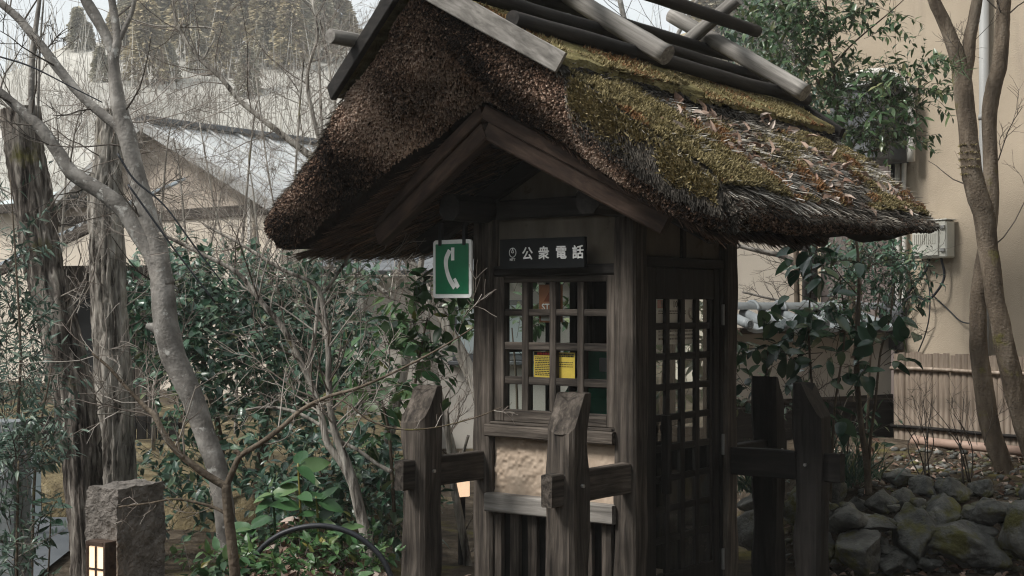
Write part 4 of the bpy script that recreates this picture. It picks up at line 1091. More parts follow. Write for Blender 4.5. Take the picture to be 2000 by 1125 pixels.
for s in (-1, 1):
    m = MB()
    n_ = 14
    for k in range(n_):
        y0, y1 = DL * k / n_, DL * (k + 1) / n_ - .03
        q = [(0, y0, zr), (s * HW, y0, zr - HW * pit), (s * HW, y1, zr - HW * pit), (0, y1, zr)]
        b_ = [(x, y, z - .06) for x, y, z in q]
        m.add(q + b_, [[0, 1, 2, 3], [7, 6, 5, 4], [0, 4, 5, 1], [1, 5, 6, 2], [2, 6, 7, 3]])
    for k in range(n_ + 1):
        y0 = DL * k / n_
        m.timber((s * .02, y0, zr + .02), (s * HW, y0, zr - HW * pit + .02), .05, .05, seg=1, wob=0)
    m.build('roof_slope', M['roof_metal'], hs1)
    m = MB(); m.timber((s * .0, -.03, zr - .06), (s * (HW + .02), -.03, zr - HW * pit - .07), .06, .2, seg=2, wob=0); m.build('barge_board', M['pipe_grey'], hs1)
one(lambda m: m.timber((0, -.05, zr + .06), (0, DL, zr + .06), .3, .1, seg=2, wob=0), 'ridge_cap', 'tile_dark', hs1)
hbox(hs1, 'timber_band', (-3.3, .40, zr - 3.3 * pit - .3), (3.3, .448, zr - 3.3 * pit - .1), 'wood_x')
for x in (-1.6, 0.3, 2.0):
    w = hbox(hs1, 'window', (x, .38, 1.3), (x + 1.1, .44, 2.4), 'wood_x'); hbox(w, 'pane', (x + .08, .37, 1.38), (x + 1.02, .379, 2.32), 'tile_dark')
hbox(hs1, 'downpipe', (2.55, .33, 0), (2.63, .4, zr - 3.3 * pit), 'pipe_white')
# low grey house behind the booth
p0 = P(690, 600, 15.5)
h4 = thing('low_house', 'low pale grey house with dark tiled eave seen left of the booth', 'house', (p0[0], p0[1], 0), 0, local=True)
hbox(h4, 'wall', (0, 0, 0), (2.9, 4, 1.95), 'greywall')
m = MB()
for k in range(14):
    x = -.3 + k * .23
    m.timber((x, -.35, 1.98), (x, 2.2, 2.55), .2, .05, seg=2, wob=0, bev=.02)
m.build('roof', M['tile_dark'], h4)
x0 = P(884, 600, 15.5)[0] - p0[0]
w = hbox(h4, 'window', (x0, -.05, 1.0), (x0 + .9, .0, 1.68), 'tile_dark'); hbox(w, 'pane', (x0 + .05, -.06, 1.08), (x0 + .85, -.051, 1.62), 'panel_blue'); hbox(w, 'sill', (x0 - .05, -.12, .95), (x0 + .95, -.005, .999), 'tile_dark')
hbox(h4, 'downpipe', (P(455, 0, 15.5)[0] * 0 + .05, -.08, 0), (.12, -.01, 1.95), 'pipe_white')
# timber hut with corrugated roof on the left
p0 = P(105, 600, 15.0)
h2 = thing('timber_hut', 'old brown board hut with blue-grey corrugated roof behind the rough trunks', 'hut', (p0[0], p0[1], 0), -.25, local=True)
for k in range(9):
    hbox(h2, 'board', (k * .14, 0, .3), (k * .14 + .132, .03, 2.05), 'wood_z', .004)
hbox(h2, 'dark_opening', (.0, -.012, .9), (.9, -.002, 1.75), 'black')
m = MB()
xx = np.linspace(-.45, .8, 80)
A = np.array([[(x, y, 2.02 + (x + .45) * .42 + .3 * (y + .45) + .02 * math.sin(x * 60)) for y in (-.45, .5, 1.5)] for x in xx])
m.grid(A); m.grid(A - np.array([0, 0, .012]), flip=True); m.build('corrugated_roof', M['corrugated'], h2, True)
one(lambda m: m.timber((-.45, -.43, 1.95), (.8, -.43, 2.47), .05, .1, seg=4), 'fascia', 'wood_x', h2)
# far pale blue roof
p0 = P(-60, 395, 30.0)
h3 = thing('blue_roofed_house', 'distant house with pale blue metal roof at the left edge', 'house', (p0[0], p0[1], 0), RZ, local=True)
m = MB()
A = np.array([[(x, y, p0[2] - .1 + .55 * y * .4) for x in np.linspace(0, 4.2, 15)] for y in (0, 4.5)])
m.grid(A); m.grid(A - np.array([0, 0, .08]), flip=True); m.build('roof_slope', M['roof_cyan'], h3)
hbox(h3, 'wall', (.2, .3, 0), (4, 4, p0[2] - .15), 'cream'); hbox(h3, 'eave', (-.05, -.08, p0[2] - .3), (4.25, .0, p0[2] - .12), 'wood_x')
hbox(h3, 'upper_wall', (.3, 4.2, p0[2]), (3.6, 6, p0[2] + 1.7), 'tanwall')
# cream house behind the booth on the right and the mauve boards
p0 = P(1380, 600, 18.0)
h5 = thing('cream_house', 'cream house wall seen in the gap under the eave right of the booth', 'house', (p0[0], p0[1], 0), 0, local=True)
hbox(h5, 'wall', (0, 0, 0), (2.2, 4, 4.2), 'cream'); hbox(h5, 'corner_post', (1.15, -.1, 0), (1.4, -.005, 4.2), 'purple_wall'); hbox(h5, 'eave', (-.3, -.5, 4.2), (2.6, 4, 4.35), 'tile_dark')
p0 = P(1605, 600, 13.2)
h6 = thing('board_wall', 'faded mauve board wall between the cream house and the beige building', 'wall', (p0[0], p0[1], 0), 0, local=True)
for k in range(7):
    hbox(h6, 'board', (k * .13, 0, 0), (k * .13 + .123, .05, 3.0), 'purple_wall', .006)
hbox(h6, 'post', (-.18, -.06, 0), (-.05, .05, 2.4), 'dark_z')

# ---- beige building on the right
WD = nrm(np.array([0.615, -0.788, 0]))                     # along the wall, towards the camera
cor = np.array([(1748 - 1000) / F * 11.9, 11.9, 0])
wrz = math.atan2(WD[1], WD[0])
WNV = np.array([WD[1], -WD[0], 0])                         # outwards, towards the garden
bl = thing('beige_building', 'tall beige rendered building filling the right side', 'building', tuple(cor), wrz, local=True)
m = MB()
X, Z = np.meshgrid(np.linspace(0, 7, 120), np.linspace(0, 7, 120), indexing='ij')
q = np.stack([X, X * 0, Z], -1)
crack = np.exp(-((Z - 2.42 - .06 * vnoise(q, 1.5, 1) - .03 * X) / .018) ** 2) * .006
m.grid(np.stack([X, -.008 * vnoise(q, 1.1, 2) - crack * 1.5, Z], -1))
m.grid(np.array([[(0, 4, 0), (0, 0, 0)], [(0, 4, 7), (0, 0, 7)]], float).transpose(1, 0, 2), flip=False)
m.add([(0, 4, 7), (7, 4, 7), (7, 0, 7), (0, 0, 7), (7, 4, 0), (7, 0, 0)], [[0, 3, 2, 1], [1, 2, 5, 4]])
m.build('wall', M['stucco'], bl, True)
hbox(bl, 'cornice', (-.1, -.12, 7.001), (7.1, 4.1, 7.2), 'stucco')
wing0 = np.array([(1556 - 1000) / F * 15.0, 15.0, 0])
bl2 = thing('rear_wing', 'set-back beige wall behind the evergreen crown at the top right', 'building', tuple(wing0), wrz, local=True)
m = MB(); m.box((0, 0, 0), (3.6, .3, 8), .02); m.build('wall', M['stucco'], bl2)
hbox(bl2, 'window', (.9, -.04, 3.1), (1.7, -.005, 3.9), 'tile_dark')
def wl(u, v, off=0.0):
    """a point on the beige wall (or off metres in front of it) seen at u, v -> wall-local (x, -off, z)"""
    k = (u - 1000) / F
    o = cor + WNV * off
    s = (k * o[1] - o[0]) / (WD[0] - k * WD[1])
    Yv = o[1] + WD[1] * s
    return s, H - (v - 600) / F * Yv
def wallthing(name, label, cat, u, v, off=0.0):
    s, z = wl(u, v, off)
    return thing(name, label, cat, tuple(cor + WD * s + WNV * off + np.array([0, 0, z])), wrz, local=True), s, z
# downpipe
t, s0, z0 = wallthing('drain_downpipe', 'grey downpipe on the beige wall behind the right trunks', 'pipe', 1922, 560, .07)
one(lambda m: m.tube([(0, 0, -1.5), (0, 0, 0), (0, 0, 4)], .04, 14), 'pipe', 'pipe_grey', t, True)
for dz in (.3, 1.35, 2.5):
    one(lambda m: m.tube([(0, 0, dz), (0, 0, dz + .04)], .046, 14), 'bracket', 'pipe_grey', t, True)
# conduits at the corner
for i, (u, r, mt, lab) in enumerate(((1752, .022, 'pipe_white', 'white conduit nearest the wall corner, behind the shrub'), (1765, .02, 'pipe_white', 'white conduit running parallel, second from the wall corner'), (1743, .018, 'cable', 'black cable sheath at the very corner of the beige wall'))):
    t, s0, z0 = wallthing('conduit', lab, 'pipe', u, 560, .05)
    a = [wl(u, v, .05) for v in (150, 250, 390, 520, 600)]
    one(lambda m: m.tube(crom([(x - s0 + (.012 if j % 2 else 0), 0, z - z0) for j, (x, z) in enumerate(a)], 4), r, 10), 'tube', mt, t, True)
# dark duct housing with a pale pipe over it
t, s0, z0 = wallthing('duct_housing', 'dark box mounted on the wall behind the evergreen leaves', 'duct', 1668, 320, .35)
one(lambda m: m.box((-.15, -.15, 0), (.33, .35, .62), .02), 'box', 'tile_dark', t)
one(lambda m: m.box((-.2, -.2, .62), (.38, .36, .66), .01), 'lid', 'pipe_grey', t)
one(lambda m: m.tube(crom([(-.1, 0, .7), (.1, 0, .76), (.3, .1, .74), (.42, .2, .55), (.42, .22, .0)], 5), .035, 10), 'pipe', 'pipe_white', t, True)
# meter box
t, s0, z0 = wallthing('meter_box', 'cream electric meter box on the wall at the tip of the thatch', 'meter box', 1832, 505, .02)
bwid = .34; bh = .31
one(lambda m: m.box((-bwid / 2, -.13, 0), (bwid / 2, -.005, bh), .012), 'case', 'box_cream', t)
one(lambda m: m.box((-bwid / 2 + .02, -.145, .02), (bwid / 2 - .07, -.131, bh - .02), .006), 'cover', 'box_cream', t)
for k in range(11):
    one(lambda m: m.box((-bwid / 2 + .035 + k * .02, -.151, .12), (-bwid / 2 + .043 + k * .02, -.1455, .2), .001), 'rib', 'box_cream', t)
for z in (.05, bh - .07):
    one(lambda m: m.box((bwid / 2 - .05, -.15, z), (bwid / 2 - .01, -.131, z + .03), .003), 'latch', 'pipe_grey', t)
one(lambda m: m.box((-bwid / 2 - .01, -.14, bh + .001), (bwid / 2 + .01, 0, bh + .012), .003), 'rain_lid', 'box_cream', t)
# cables below the meter box
def cable(label, pts, r=.012, off=.06):
    a = [wl(u, v, off) for u, v in pts]; s0, z0 = a[0]
    o = cor + WD * s0 + WNV * off + np.array([0, 0, z0])
    m = MB(); m.tube(crom([(s - s0, 0.02 * math.sin(i * 2.1), z - z0) for i, (s, z) in enumerate(a)], 5), r, 8)
    ob = m.build('cable', M['cable'], smooth=True, org=(0, 0, 0)); ob.location = o; ob.rotation_euler = (0, 0, wrz)
    prop(ob, label, 'cable')
cable('thick black cable curving from the meter box to the wall corner', [(1815, 503), (1805, 530), (1785, 560), (1765, 590), (1756, 640), (1750, 700)], .013, .06)
cable('black cable looping down and back under the meter box', [(1838, 503), (1842, 540), (1832, 570), (1810, 586), (1785, 578), (1770, 590), (1760, 640)], .011, .09)
cable('thin black cable dropping from the meter box to the bamboo fence', [(1800, 503), (1812, 560), (1818, 610), (1808, 650), (1790, 690)], .006, .05)
cable('thin dark vine crossing the wall towards the right trunk', [(1820, 575), (1850, 605), (1880, 628), (1905, 632)], .006, .04)

# unseen dark inn added right of the viewer to shade the booth's door side
inn = thing('added_shade_inn', 'unseen dark board-clad inn added right of the viewer to shade the booth', 'building', (4.3, -7.0, 0), 0, local=True)
hbox(inn, 'wall', (0, 0, 0), (5, 12.5, 5.2), 'dark_z', .02)
for k in range(42):
    hbox(inn, 'batten', (-.035, .1 + k * .3, .3), (-.001, .15 + k * .3, 5.0), 'dark_z', .004)
m = MB(); m.timber((-1.2, 6.25, 5.0), (3.2, 6.25, 7.2), 13.4, .14, seg=3, wob=0); m.build('roof', M['tile_dark'], inn)
# unseen timber houses added left of and behind the viewer to block low sky
def shade_house(label, loc, rz, L):
    t = thing('added_shade_house', label, 'house', loc, rz, local=True)
    hbox(t, 'wall', (0, 0, 0), (L, 4, 4.0), 'dark_x', .02)
    for k in range(int(L / .9)):
        hbox(t, 'post', (k * .9, -.05, 0), (k * .9 + .12, -.001, 3.9), 'dark_z', .006)
    for k in range(int(L / 2.7)):
        w = hbox(t, 'window', (.5 + k * 2.7, -.04, 1.0), (1.9 + k * 2.7, -.0015, 2.1), 'wood_x'); hbox(w, 'pane', (.58 + k * 2.7, -.045, 1.08), (1.82 + k * 2.7, -.041, 2.02), 'tile_dark')
    m = MB(); m.timber((L / 2, -1.1, 3.7), (L / 2, 2.2, 5.6), L + 1, .14, seg=2, wob=0); m.build('roof', M['tile_dark'], t)
shade_house('unseen dark timber house added left of the viewer to block low sky', (-11.5, -8.0, 0), math.pi / 2, 24)
shade_house('unseen dark timber house added behind the viewer to block low sky', (4.0, -7.2, 0), math.pi, 15)
# bamboo fence in front of the wall
def fl(u, v, off): 
    s, z = wl(u, v, off); return s, z
OFF = .55
sA, _ = wl(1752, 870, OFF); sB, _ = wl(2090, 870, OFF)
o = cor + WD * sA + WNV * OFF
fz0 = wl(1752, 872, OFF)[1]; fz1 = wl(1752, 690, OFF)[1]
t = thing('bamboo_fence', 'low split bamboo fence against the beige building', 'fence', (o[0], o[1], fz0), wrz, local=True)
n_ = int((sB - sA) / .053)
slat_meshes = []
for k in range(5):
    m = MB(); hh = fz1 - fz0
    an = np.linspace(math.pi, 2 * math.pi, 6)
    zz = np.linspace(0, hh * (1 + .004 * k), 9)
    A = np.array([[(.029 * math.cos(a), .022 * math.sin(a) * (1.08 if j in (3, 6) else 1), z) for a in an] for j, z in enumerate(zz)])
    m.grid(A, flip=False); m.grid(np.stack([A[-1], A[-1] * [1, 0, 1] + [0, 0.004, 0]]))
    m.grid(A * [1, -.2, 1], flip=True)
    slat_meshes.append(m.mesh('slat', M['bamboo'], True))
for k in range(n_):
    ob = bpy.data.objects.new('slat', slat_meshes[k % 5]); COL.objects.link(ob); ob.parent = t
    ob.location = (k * .053 + random.uniform(-.002, .002), random.uniform(-.004, .004), random.uniform(-.005, .006)); ob.rotation_euler = (0, random.uniform(-.012, .012), random.uniform(-.2, .2))
for zf, mt, rr in ((.84, 'bamboo', .026), (.22, 'dark_x', .024)):
    m = MB(); L_ = sB - sA
    m.tube(np.array([(x, -.035, (fz1 - fz0) * zf + .004 * math.sin(x * 5)) for x in np.linspace(-.03, L_, 14)]), rr, 10, ecc=.6); m.build('rail', M[mt], t, True)
t2 = thing('drain_pipe', 'pinkish clay drain pipe lying along the foot of the bamboo fence', 'pipe', (o[0], o[1], fz0), wrz, local=True)
xa = wl(1790, 850, OFF + .12)[0] - sA; xb = wl(1935, 860, OFF + .12)[0] - sA
one(lambda m: m.tube([(xa, -.14, .08), ((xa + xb) / 2, -.14, .075), (xb + .3, -.14, .07)], .035, 14), 'pipe', 'pvc', t2, True)
one(lambda m: m.tube([(xa - .02, -.14, .08), (xa + .06, -.14, .08)], .041, 14), 'socket', 'pvc', t2, True)

# tile-capped garden wall between the booth and the building
a = P(1425, 600, 11.0)[:2]; b = P(1742, 600, 11.9)[:2]
L_ = np.linalg.norm(b - a); trz = math.atan2(*(b - a)[::-1])
tw = thing('tiled_garden_wall', 'plaster garden wall capped with grey tiles behind the booth', 'wall', (a[0], a[1], .45), trz, local=True)
zt0 = 1.6 - .45 - (640 - 600) / F * 11.4
hbox(tw, 'plaster_wall', (0, 0, .35), (L_, .2, zt0 - .04), 'greywall'); hbox(tw, 'timber_base', (0, -.03, -.2), (L_, .23, .349), 'dark_x')
hbox(tw, 'timber_band', (0, -.02, .35), (L_, -.001, .40), 'wood_x'); hbox(tw, 'eave_board', (-.02, -.14, zt0 - .039), (L_, .34, zt0), 'red_x')
n_ = int(L_ / .2)
pan = MB(); 
A = np.array([[(x, y, .015 + (.10 * (y + .22) / .3) - .02 * math.sin(max(0, min(1, (x) / .2)) * math.pi)) for x in np.linspace(0, .2, 7)] for y in (-.22, .08)])
pan.grid(A); pan.grid(np.stack([A[0], A[0] - [0, 0, .03]]), flip=True); pan = pan.mesh('pan_tile', M['tile'], True)
cap = MB(); cap.tube([(0, -.235, .035), (0, -.2, .045), (0, .08, .13)], .04, 12); cap = cap.mesh('cover_tile', M['tile'], True)
disc = MB(); an = np.linspace(0, 6.283, 17)
disc.tube([(.0, -.238, .035), (.0, -.246, .035)], .042, 14); disc.tube([(.028 * math.cos(q), -.249, .035 + .028 * math.sin(q)) for q in an], .005, 5, False); disc.tube([(.01 * math.cos(q), -.249, .035 + .01 * math.sin(q)) for q in an], .004, 5, False)
disc = disc.mesh('end_disc', M['tile'], True)
rid = MB(); A = np.array([[(x, .08 + .075 * math.cos(q), .15 + .06 * math.sin(q)) for q in np.linspace(0, math.pi, 9)] for x in (0, .29)]); rid.grid(A); rid = rid.mesh('ridge_tile', M['tile'], True)
col_ = MB(); col_.tube([(0, .08 + .085 * math.cos(q), .15 + .068 * math.sin(q)) for q in np.linspace(-.1, math.pi + .1, 12)], .014, 7); col_ = col_.mesh('ridge_collar', M['tile'], True)
for k in range(n_):
    for me, dx in ((pan, 0), (cap, 0)):
        ob = bpy.data.objects.new(me.name, me); COL.objects.link(ob); ob.parent = tw; ob.location = (k * .2 + dx, 0, zt0 + random.uniform(-.003, .003))
        if me is cap:
            o2 = bpy.data.objects.new('end_disc', disc); COL.objects.link(o2); o2.parent = ob
for k in range(int(L_ / .29)):
    ob = bpy.data.objects.new('ridge_tile', rid); COL.objects.link(ob); ob.parent = tw; ob.location = (k * .29, 0, zt0)
    o2 = bpy.data.objects.new('ridge_collar', col_); COL.objects.link(o2); o2.parent = ob; o2.location = (0.01, 0, 0)
one(lambda m: (m.tube([(L_ - .05, -.02, zt0 + .12), (L_ + .03, -.02, zt0 + .12)], .13, 16), m.tube([(L_ - .06, -.02, zt0 + .24), (L_ + .02, -.02, zt0 + .24)], .07, 12), m.box((L_ - .04, -.13, zt0 - .2), (L_ + .02, .1, zt0 + .1), .02)), 'end_ornament', 'tile_dark', tw, True)

# ------------------------------------------------------------------ rocks
def rock_mesh(r, seed, sub=4):
    V, T = ico(sub); V = V.copy()
    g = np.random.default_rng(seed)
    for _ in range(13):
        n_ = nrm(g.normal(size=3)); dd_ = 0.44 + .3 * g.random()
        ex = np.maximum(0, V @ n_ - dd_); V = V - ex[:, None] * n_ * .9
    V = V * (1 + .16 * vnoise(V, 1.6, seed)[:, None] + .10 * vnoise(V, 4.5, seed)[:, None] + .045 * vnoise(V, 11, seed)[:, None])
    return V * np.asarray(r), T
rw = thing('rock_wall', 'dark dry-stone bank of big mossy boulders at the right', 'stone wall', (2.9, 8.5, 0))
stones = [(1615, 985, 1700, 1040, 8.35), (1625, 1035, 1735, 1120, 8.2), (1660, 1000, 1735, 1035, 8.4), (1735, 1000, 1815, 1110, 8.35), (1800, 965, 1880, 1040, 8.55), (1870, 975, 1965, 1035, 8.45),
          (1815, 1030, 1965, 1100, 8.25), (1955, 980, 2040, 1110, 8.25), (1990, 930, 2060, 1000, 8.7), (1450, 950, 1530, 1020, 8.7), (1440, 1010, 1530, 1090, 8.5), (1530, 960, 1625, 1030, 8.6), (1530, 1020, 1640, 1110, 8.4), (1700, 1070, 1760, 1115, 8.3)]
for i, (u0, v0, u1, v1, Y) in enumerate(stones):
    c = P((u0 + u1) / 2, (v0 + v1) / 2, Y); w = (u1 - u0) / F * Y / 2 * 1.3; h = (v1 - v0) / F * Y / 2 * 1.28
    V, T = rock_mesh((w, .26, h), 40 + i); m = MB(); m.add(V + c, None, T); m.build('stone', M['rock'], rw, True)
loose = [(1690, 965, 1750, 1003, 8.75, 'flat dark rock beside the thin trunk base'), (1725, 920, 1795, 945, 9.3, 'mossy low rock below the bamboo fence'), (1780, 938, 1828, 972, 9.0, 'rounded grey rock left of the long one'),
         (1825, 938, 1895, 973, 8.95, 'long grey rock on top of the bank'), (1890, 938, 1938, 968, 9.0, 'pale grey rock at the foot of the right trunk'), (1745, 917, 1780, 938, 9.5, 'small mossy rock at the back of the bank'),
         (1650, 975, 1690, 1000, 8.8, 'small dark rock near the black guard post'), (1738, 955, 1785, 995, 8.85, 'mossy rock set in the middle of the bank'), (1600, 925, 1650, 985, 8.8, 'upright dark rock beside the black guard post')]
for i, (u0, v0, u1, v1, Y, lab) in enumerate(loose):
    c = P((u0 + u1) / 2, (v0 + v1) / 2, Y); w = (u1 - u0) / F * Y / 2 * 1.5; h = (v1 - v0) / F * Y / 2 * 1.6
    V, T = rock_mesh((w, w * .8, h), 80 + i); m = MB(); m.add(V + c, None, T)
    prop(m.build('rock', M['rock'], smooth=True, org=c - [0, 0, h]), lab, 'rock', 'loose rocks on the bank')
g_ = np.random.default_rng(5)
for i in range(46):
    u = 1625 + 420 * g_.random(); v = 985 + 120 * g_.random(); Y = 8.42 - (v - 985) / 120 * .2
    c = P(u, v, Y); w = .03 + .05 * g_.random()
    V, T = rock_mesh((w * 1.3, w, w * .8), 200 + i, 3); m = MB(); m.add(V + c, None, T); m.build('stone', M['rock'], rw, True)
# small stones and litter on the bank
m = MB(); n = 900
x = 1.7 + 2.6 * rng.random(n); y = 8.2 + 2.4 * rng.random(n); V0, T0 = ico(1)
for i in range(n):
    r_ = .008 + .022 * random.random() ** 2
    m.add(V0 * [r_ * 1.4, r_, r_ * .8] + [x[i], y[i], gz(x[i], y[i]) + r_ * .3], None, T0)
prop(m.build('gravel', M['rock'], smooth=True, org=(3, 9, .4)), 'loose gravel over the bank and below it', 'gravel', kind='stuff')
m = MB(); n = 1500
x = np.concatenate([1.6 + 2.8 * rng.random(n // 2), -2.4 + 2.2 * rng.random(n - n // 2)]); y = np.concatenate([7.8 + 3 * rng.random(n // 2), 5.4 + 2.6 * rng.random(n - n // 2)])
p = np.stack([x, y, ground_h(x, y) + .015], -1)
leaf_batch(m, p, nrm(rng.normal(size=(n, 3)) * [1, 1, .3]), nrm(rng.normal(size=(n, 3)) * .5 + [0, 0, 1]), .035 + .04 * rng.random(n), .02 + .02 * rng.random(n), rng.random(n), .4, .3)
prop(m.build('leaf_litter', M['dead_leaf'], org=(0, 7, 0)), 'brown dead leaves littering the garden ground', 'leaf litter', kind='stuff')

# ------------------------------------------------------------------ left foreground: stone pillar with lamp, far left pillar, panel, plank fence, hoop
sp = P(170, 950, 5.2)
t = thing('stone_pillar', 'rough square stone pillar with the lit lamp at its foot', 'stone pillar', (sp[0], sp[1], 0), 0, local=True)
def rough_block(w, dpt, h, seed, amp=.012, n=34):
    m = MB()
    def face(A, flip=False): 
        m.grid(A + amp * np.stack([vnoise(A, 22, seed), vnoise(A, 22, seed + 1), vnoise(A, 22, seed + 2)], -1) + amp * .8 * np.stack([vnoise(A, 60, seed + 3), vnoise(A, 60, seed + 4), vnoise(A, 60, seed + 5)], -1), flip=flip)
    a = np.linspace(0, 1, n); z = np.linspace(0, 1, n * 2)
    A, Z = np.meshgrid(a, z, indexing='ij')
    face(np.stack([A * w, A * 0, Z * h], -1)); face(np.stack([A * w, A * 0 + dpt, Z * h], -1), True)
    face(np.stack([A * 0, A * dpt, Z * h], -1), True); face(np.stack([A * 0 + w, A * dpt, Z * h], -1))
    A, B = np.meshgrid(a, a, indexing='ij'); face(np.stack([A * w, B * dpt, A * 0 + h], -1), True)
    for i in range(len(m.v)): m.v[i] = m.v[i][:, :]
    return m
mb_ = rough_block(.155, .25, sp[2], 3, .0055, 44)
ob = mb_.build('shaft', M['stone'], t, True); ob.rotation_euler = (0, 0, -.52)
t.rotation_euler = (0, 0, 0)
lp = P(167, 1125, 5.05)
lt = thing('lamp', 'small lit lattice lantern in front of the stone pillar', 'lamp', (lp[0], lp[1], lp[2] - .14), -.52, local=True)
one(lambda m: m.box((.006, .006, 0), (.094, .05, .25), .002), 'shade', 'lampglow', lt)
for lo, hi in (((0, 0, 0), (.012, .055, .27)), ((.088, 0, 0), (.1, .055, .27)), ((.0125, 0, .253), (.0875, .055, .27)), ((.046, -.001, 0), (.054, .0055, .2525)), ((.0125, 0.0005, .165), (.0455, .005, .173)), ((.0545, 0.0005, .165), (.0875, .005, .173)), ((.0125, .0005, .075), (.0455, .005, .083)), ((.0545, .0005, .075), (.0875, .005, .083))):
    one(lambda m: m.box(lo, hi, .0015), 'frame_bar', 'red_x', lt)
lp = P(-28, 825, 5.6)
t = thing('grey_pillar', 'smooth grey stone pillar cut off by the left edge', 'stone pillar', (lp[0], lp[1], 0), 0, local=True)
mb_ = rough_block(.115, .2, lp[2], 9, .004); mb_.build('shaft', M['tile'], t, True)
pp = P(38, 1040, 9.4)
t = thing('panel_board', 'pale blue-grey panel standing behind the left shrub', 'panel', (pp[0], pp[1], 0.04), .35, local=True)
z1 = P(38, 880, 9.4)[2] - .04
m = MB(); pr = [(-.25, 0.0), (0.02, 0.0), (.14, .13), (.14, z1), (-.25, z1)]
V = [(x, 0, z) for x, z in pr] + [(x, .05, z) for x, z in pr]
m.add(V, [[0, 1, 2, 4], [5, 9, 7, 6]] + [[i, i + 5, (i + 1) % 5 + 5, (i + 1) % 5] for i in range(5)], [[2, 3, 4], [7, 9, 8]]); m.build('board', M['panel_blue'], t)
a = P(60, 890, 13.0)
t = thing('plank_fence', 'dark upright plank fence behind the rough left trunk', 'fence', tuple(a - [0, 0, .05]), 0, local=True)
for k in range(14):
    hbox(t, 'plank', (k * .1, random.uniform(-.006, .006), 0), (k * .1 + .09, .025, .42 + random.uniform(-.012, .012)), 'dark_z', .004)
hbox(t, 'rail', (-.02, .03, .3), (1.42, .06, .36), 'dark_x')
# black hoop
pts = [(470, 1150), (500, 1085), (540, 1048), (590, 1030), (640, 1028), (690, 1043), (730, 1072), (755, 1105), (775, 1160)]
m = MB(); m.tube(crom([P(u, v, 5.7 - .1 * i / 8) for i, (u, v) in enumerate(pts)], 6), .0115, 12)
prop(m.build('hoop', M['cable'], smooth=True, org=P(470, 1150, 5.7)), 'black plastic hoop arching over the leafy bed', 'hoop')
# lit lantern behind the booth corner post
lp = P(897, 965, 8.6)
lt = thing('lamp', 'warm lit lamp panel peeping out left of the booth corner post', 'lamp', tuple(lp - [0, 0, .02]), .5, local=True)
one(lambda m: m.box((0, 0, 0), (.075, .08, .1), .004), 'shade', 'lampglow', lt)
one(lambda m: m.box((-.01, -.01, .101), (.085, .09, .115), .004), 'lid', 'black', lt); one(lambda m: m.box((.02, .02, -lp[2]), (.055, .06, -.001), .004), 'stand', 'black', lt)
# ------------------------------------------------------------------ trees and plants
def limb(mb, pts, Y, k=10, per=6, wob=0.06, rnd=None, tip=True, sc=0.9):
    """pts rows: u, v, width in photo pixels [, extra depth]"""
    a = []
    for r in pts:
        yy = Y + (r[3] if len(r) > 3 else 0.0)
        p = P(r[0], r[1], yy); a.append([*p, r[2] * sc / 2 / F * yy])
    c = crom(a, per); c[:, 3] = np.maximum(c[:, 3], .0008)
    p = c[:, :3] + (c[:, 3:4] * .12) * np.stack([vnoise(c[:, :3], 6, 1), vnoise(c[:, :3], 6, 2), vnoise(c[:, :3], 6, 3)], -1)
    mb.tube(p, c[:, 3], k, tip, rnd, wob)
    return p, c[:, 3]
def twig(mb, p, d, L, r, depth, up=.15, tips=None, spread=.8, kids=3, dens=1.0):
    n = 6 if depth > 0 else 4
    pts = [p]; dd = d
    for i in range(n - 1):
        dd = nrm(dd + rng.normal(size=3) * .16 + np.array([0, 0, up * .3]))
        pts.append(pts[-1] + dd * L / (n - 1))
    mb.tube(pts, np.linspace(r, max(r * .4, .0011), n), 5 if r > .004 else 3, False)
    if tips is not None: tips.append((pts[-1], dd))
    if depth > 0:
        for _ in range(max(1, int(rng.poisson(kids * dens)))):
            i = rng.integers(1, n - 1) if n > 2 else 0
            a = nrm(rng.normal(size=3)); b = nrm(np.gradient(np.array(pts), axis=0)[i])
            nd_ = nrm(b + spread * nrm(a - b * (a @ b)))
            twig(mb, pts[i] + (pts[i + 1] - pts[i]) * rng.random(), nd_, L * rng.uniform(.35, .65), max(r * .55, .0012), depth - 1, up, tips, spread, kids, dens)
def sprout(mb, path, rad, n, L, depth, r0=.35, t0=.2, up=.15, spread=1.0, kids=3, tips=None):
    for _ in range(n):
        i = int(len(path) * (t0 + (1 - t0) * rng.random())); i = min(max(i, 1), len(path) - 2)
        b = nrm(path[i + 1] - path[i - 1]); a = nrm(rng.normal(size=3))
        d = nrm(b * .6 + spread * nrm(a - b * (a @ b)) + np.array([0, 0, up]))
        twig(mb, path[i], d, L * rng.uniform(.6, 1.3), min(max(rad[i] * r0, .0016), .0055), depth, up, tips, kids=kids)

def tree(name, label, Y, limbs, mat, twigs=None, cat='tree', group=None, twmat='twig', trunk='trunk'):
    """limbs: list of pixel polylines, first is the trunk; twigs: (limb index, n, length, depth)"""
    base = P(limbs[0][0][0], limbs[0][0][1], Y)
    t = thing(name, label, cat, (base[0], base[1], max(0, min(base[2], .5))), group=group)
    paths = []
    for i, l in enumerate(limbs):
        m = MB(); pr = limb(m, l, Y, 14 if i == 0 else 9); paths.append(pr)
        m.build(trunk if i == 0 else 'branch', M[mat], t, True)
    if twigs:
        m = MB()
        for tw in twigs:
            i, n, L, dp = tw[:4]
            sprout(m, paths[i][0], paths[i][1], n, L, dp, t0=tw[4] if len(tw) > 4 else .2)
        prop(m.build('twigs', M[twmat], t, True), kind='stuff')
    return t, paths

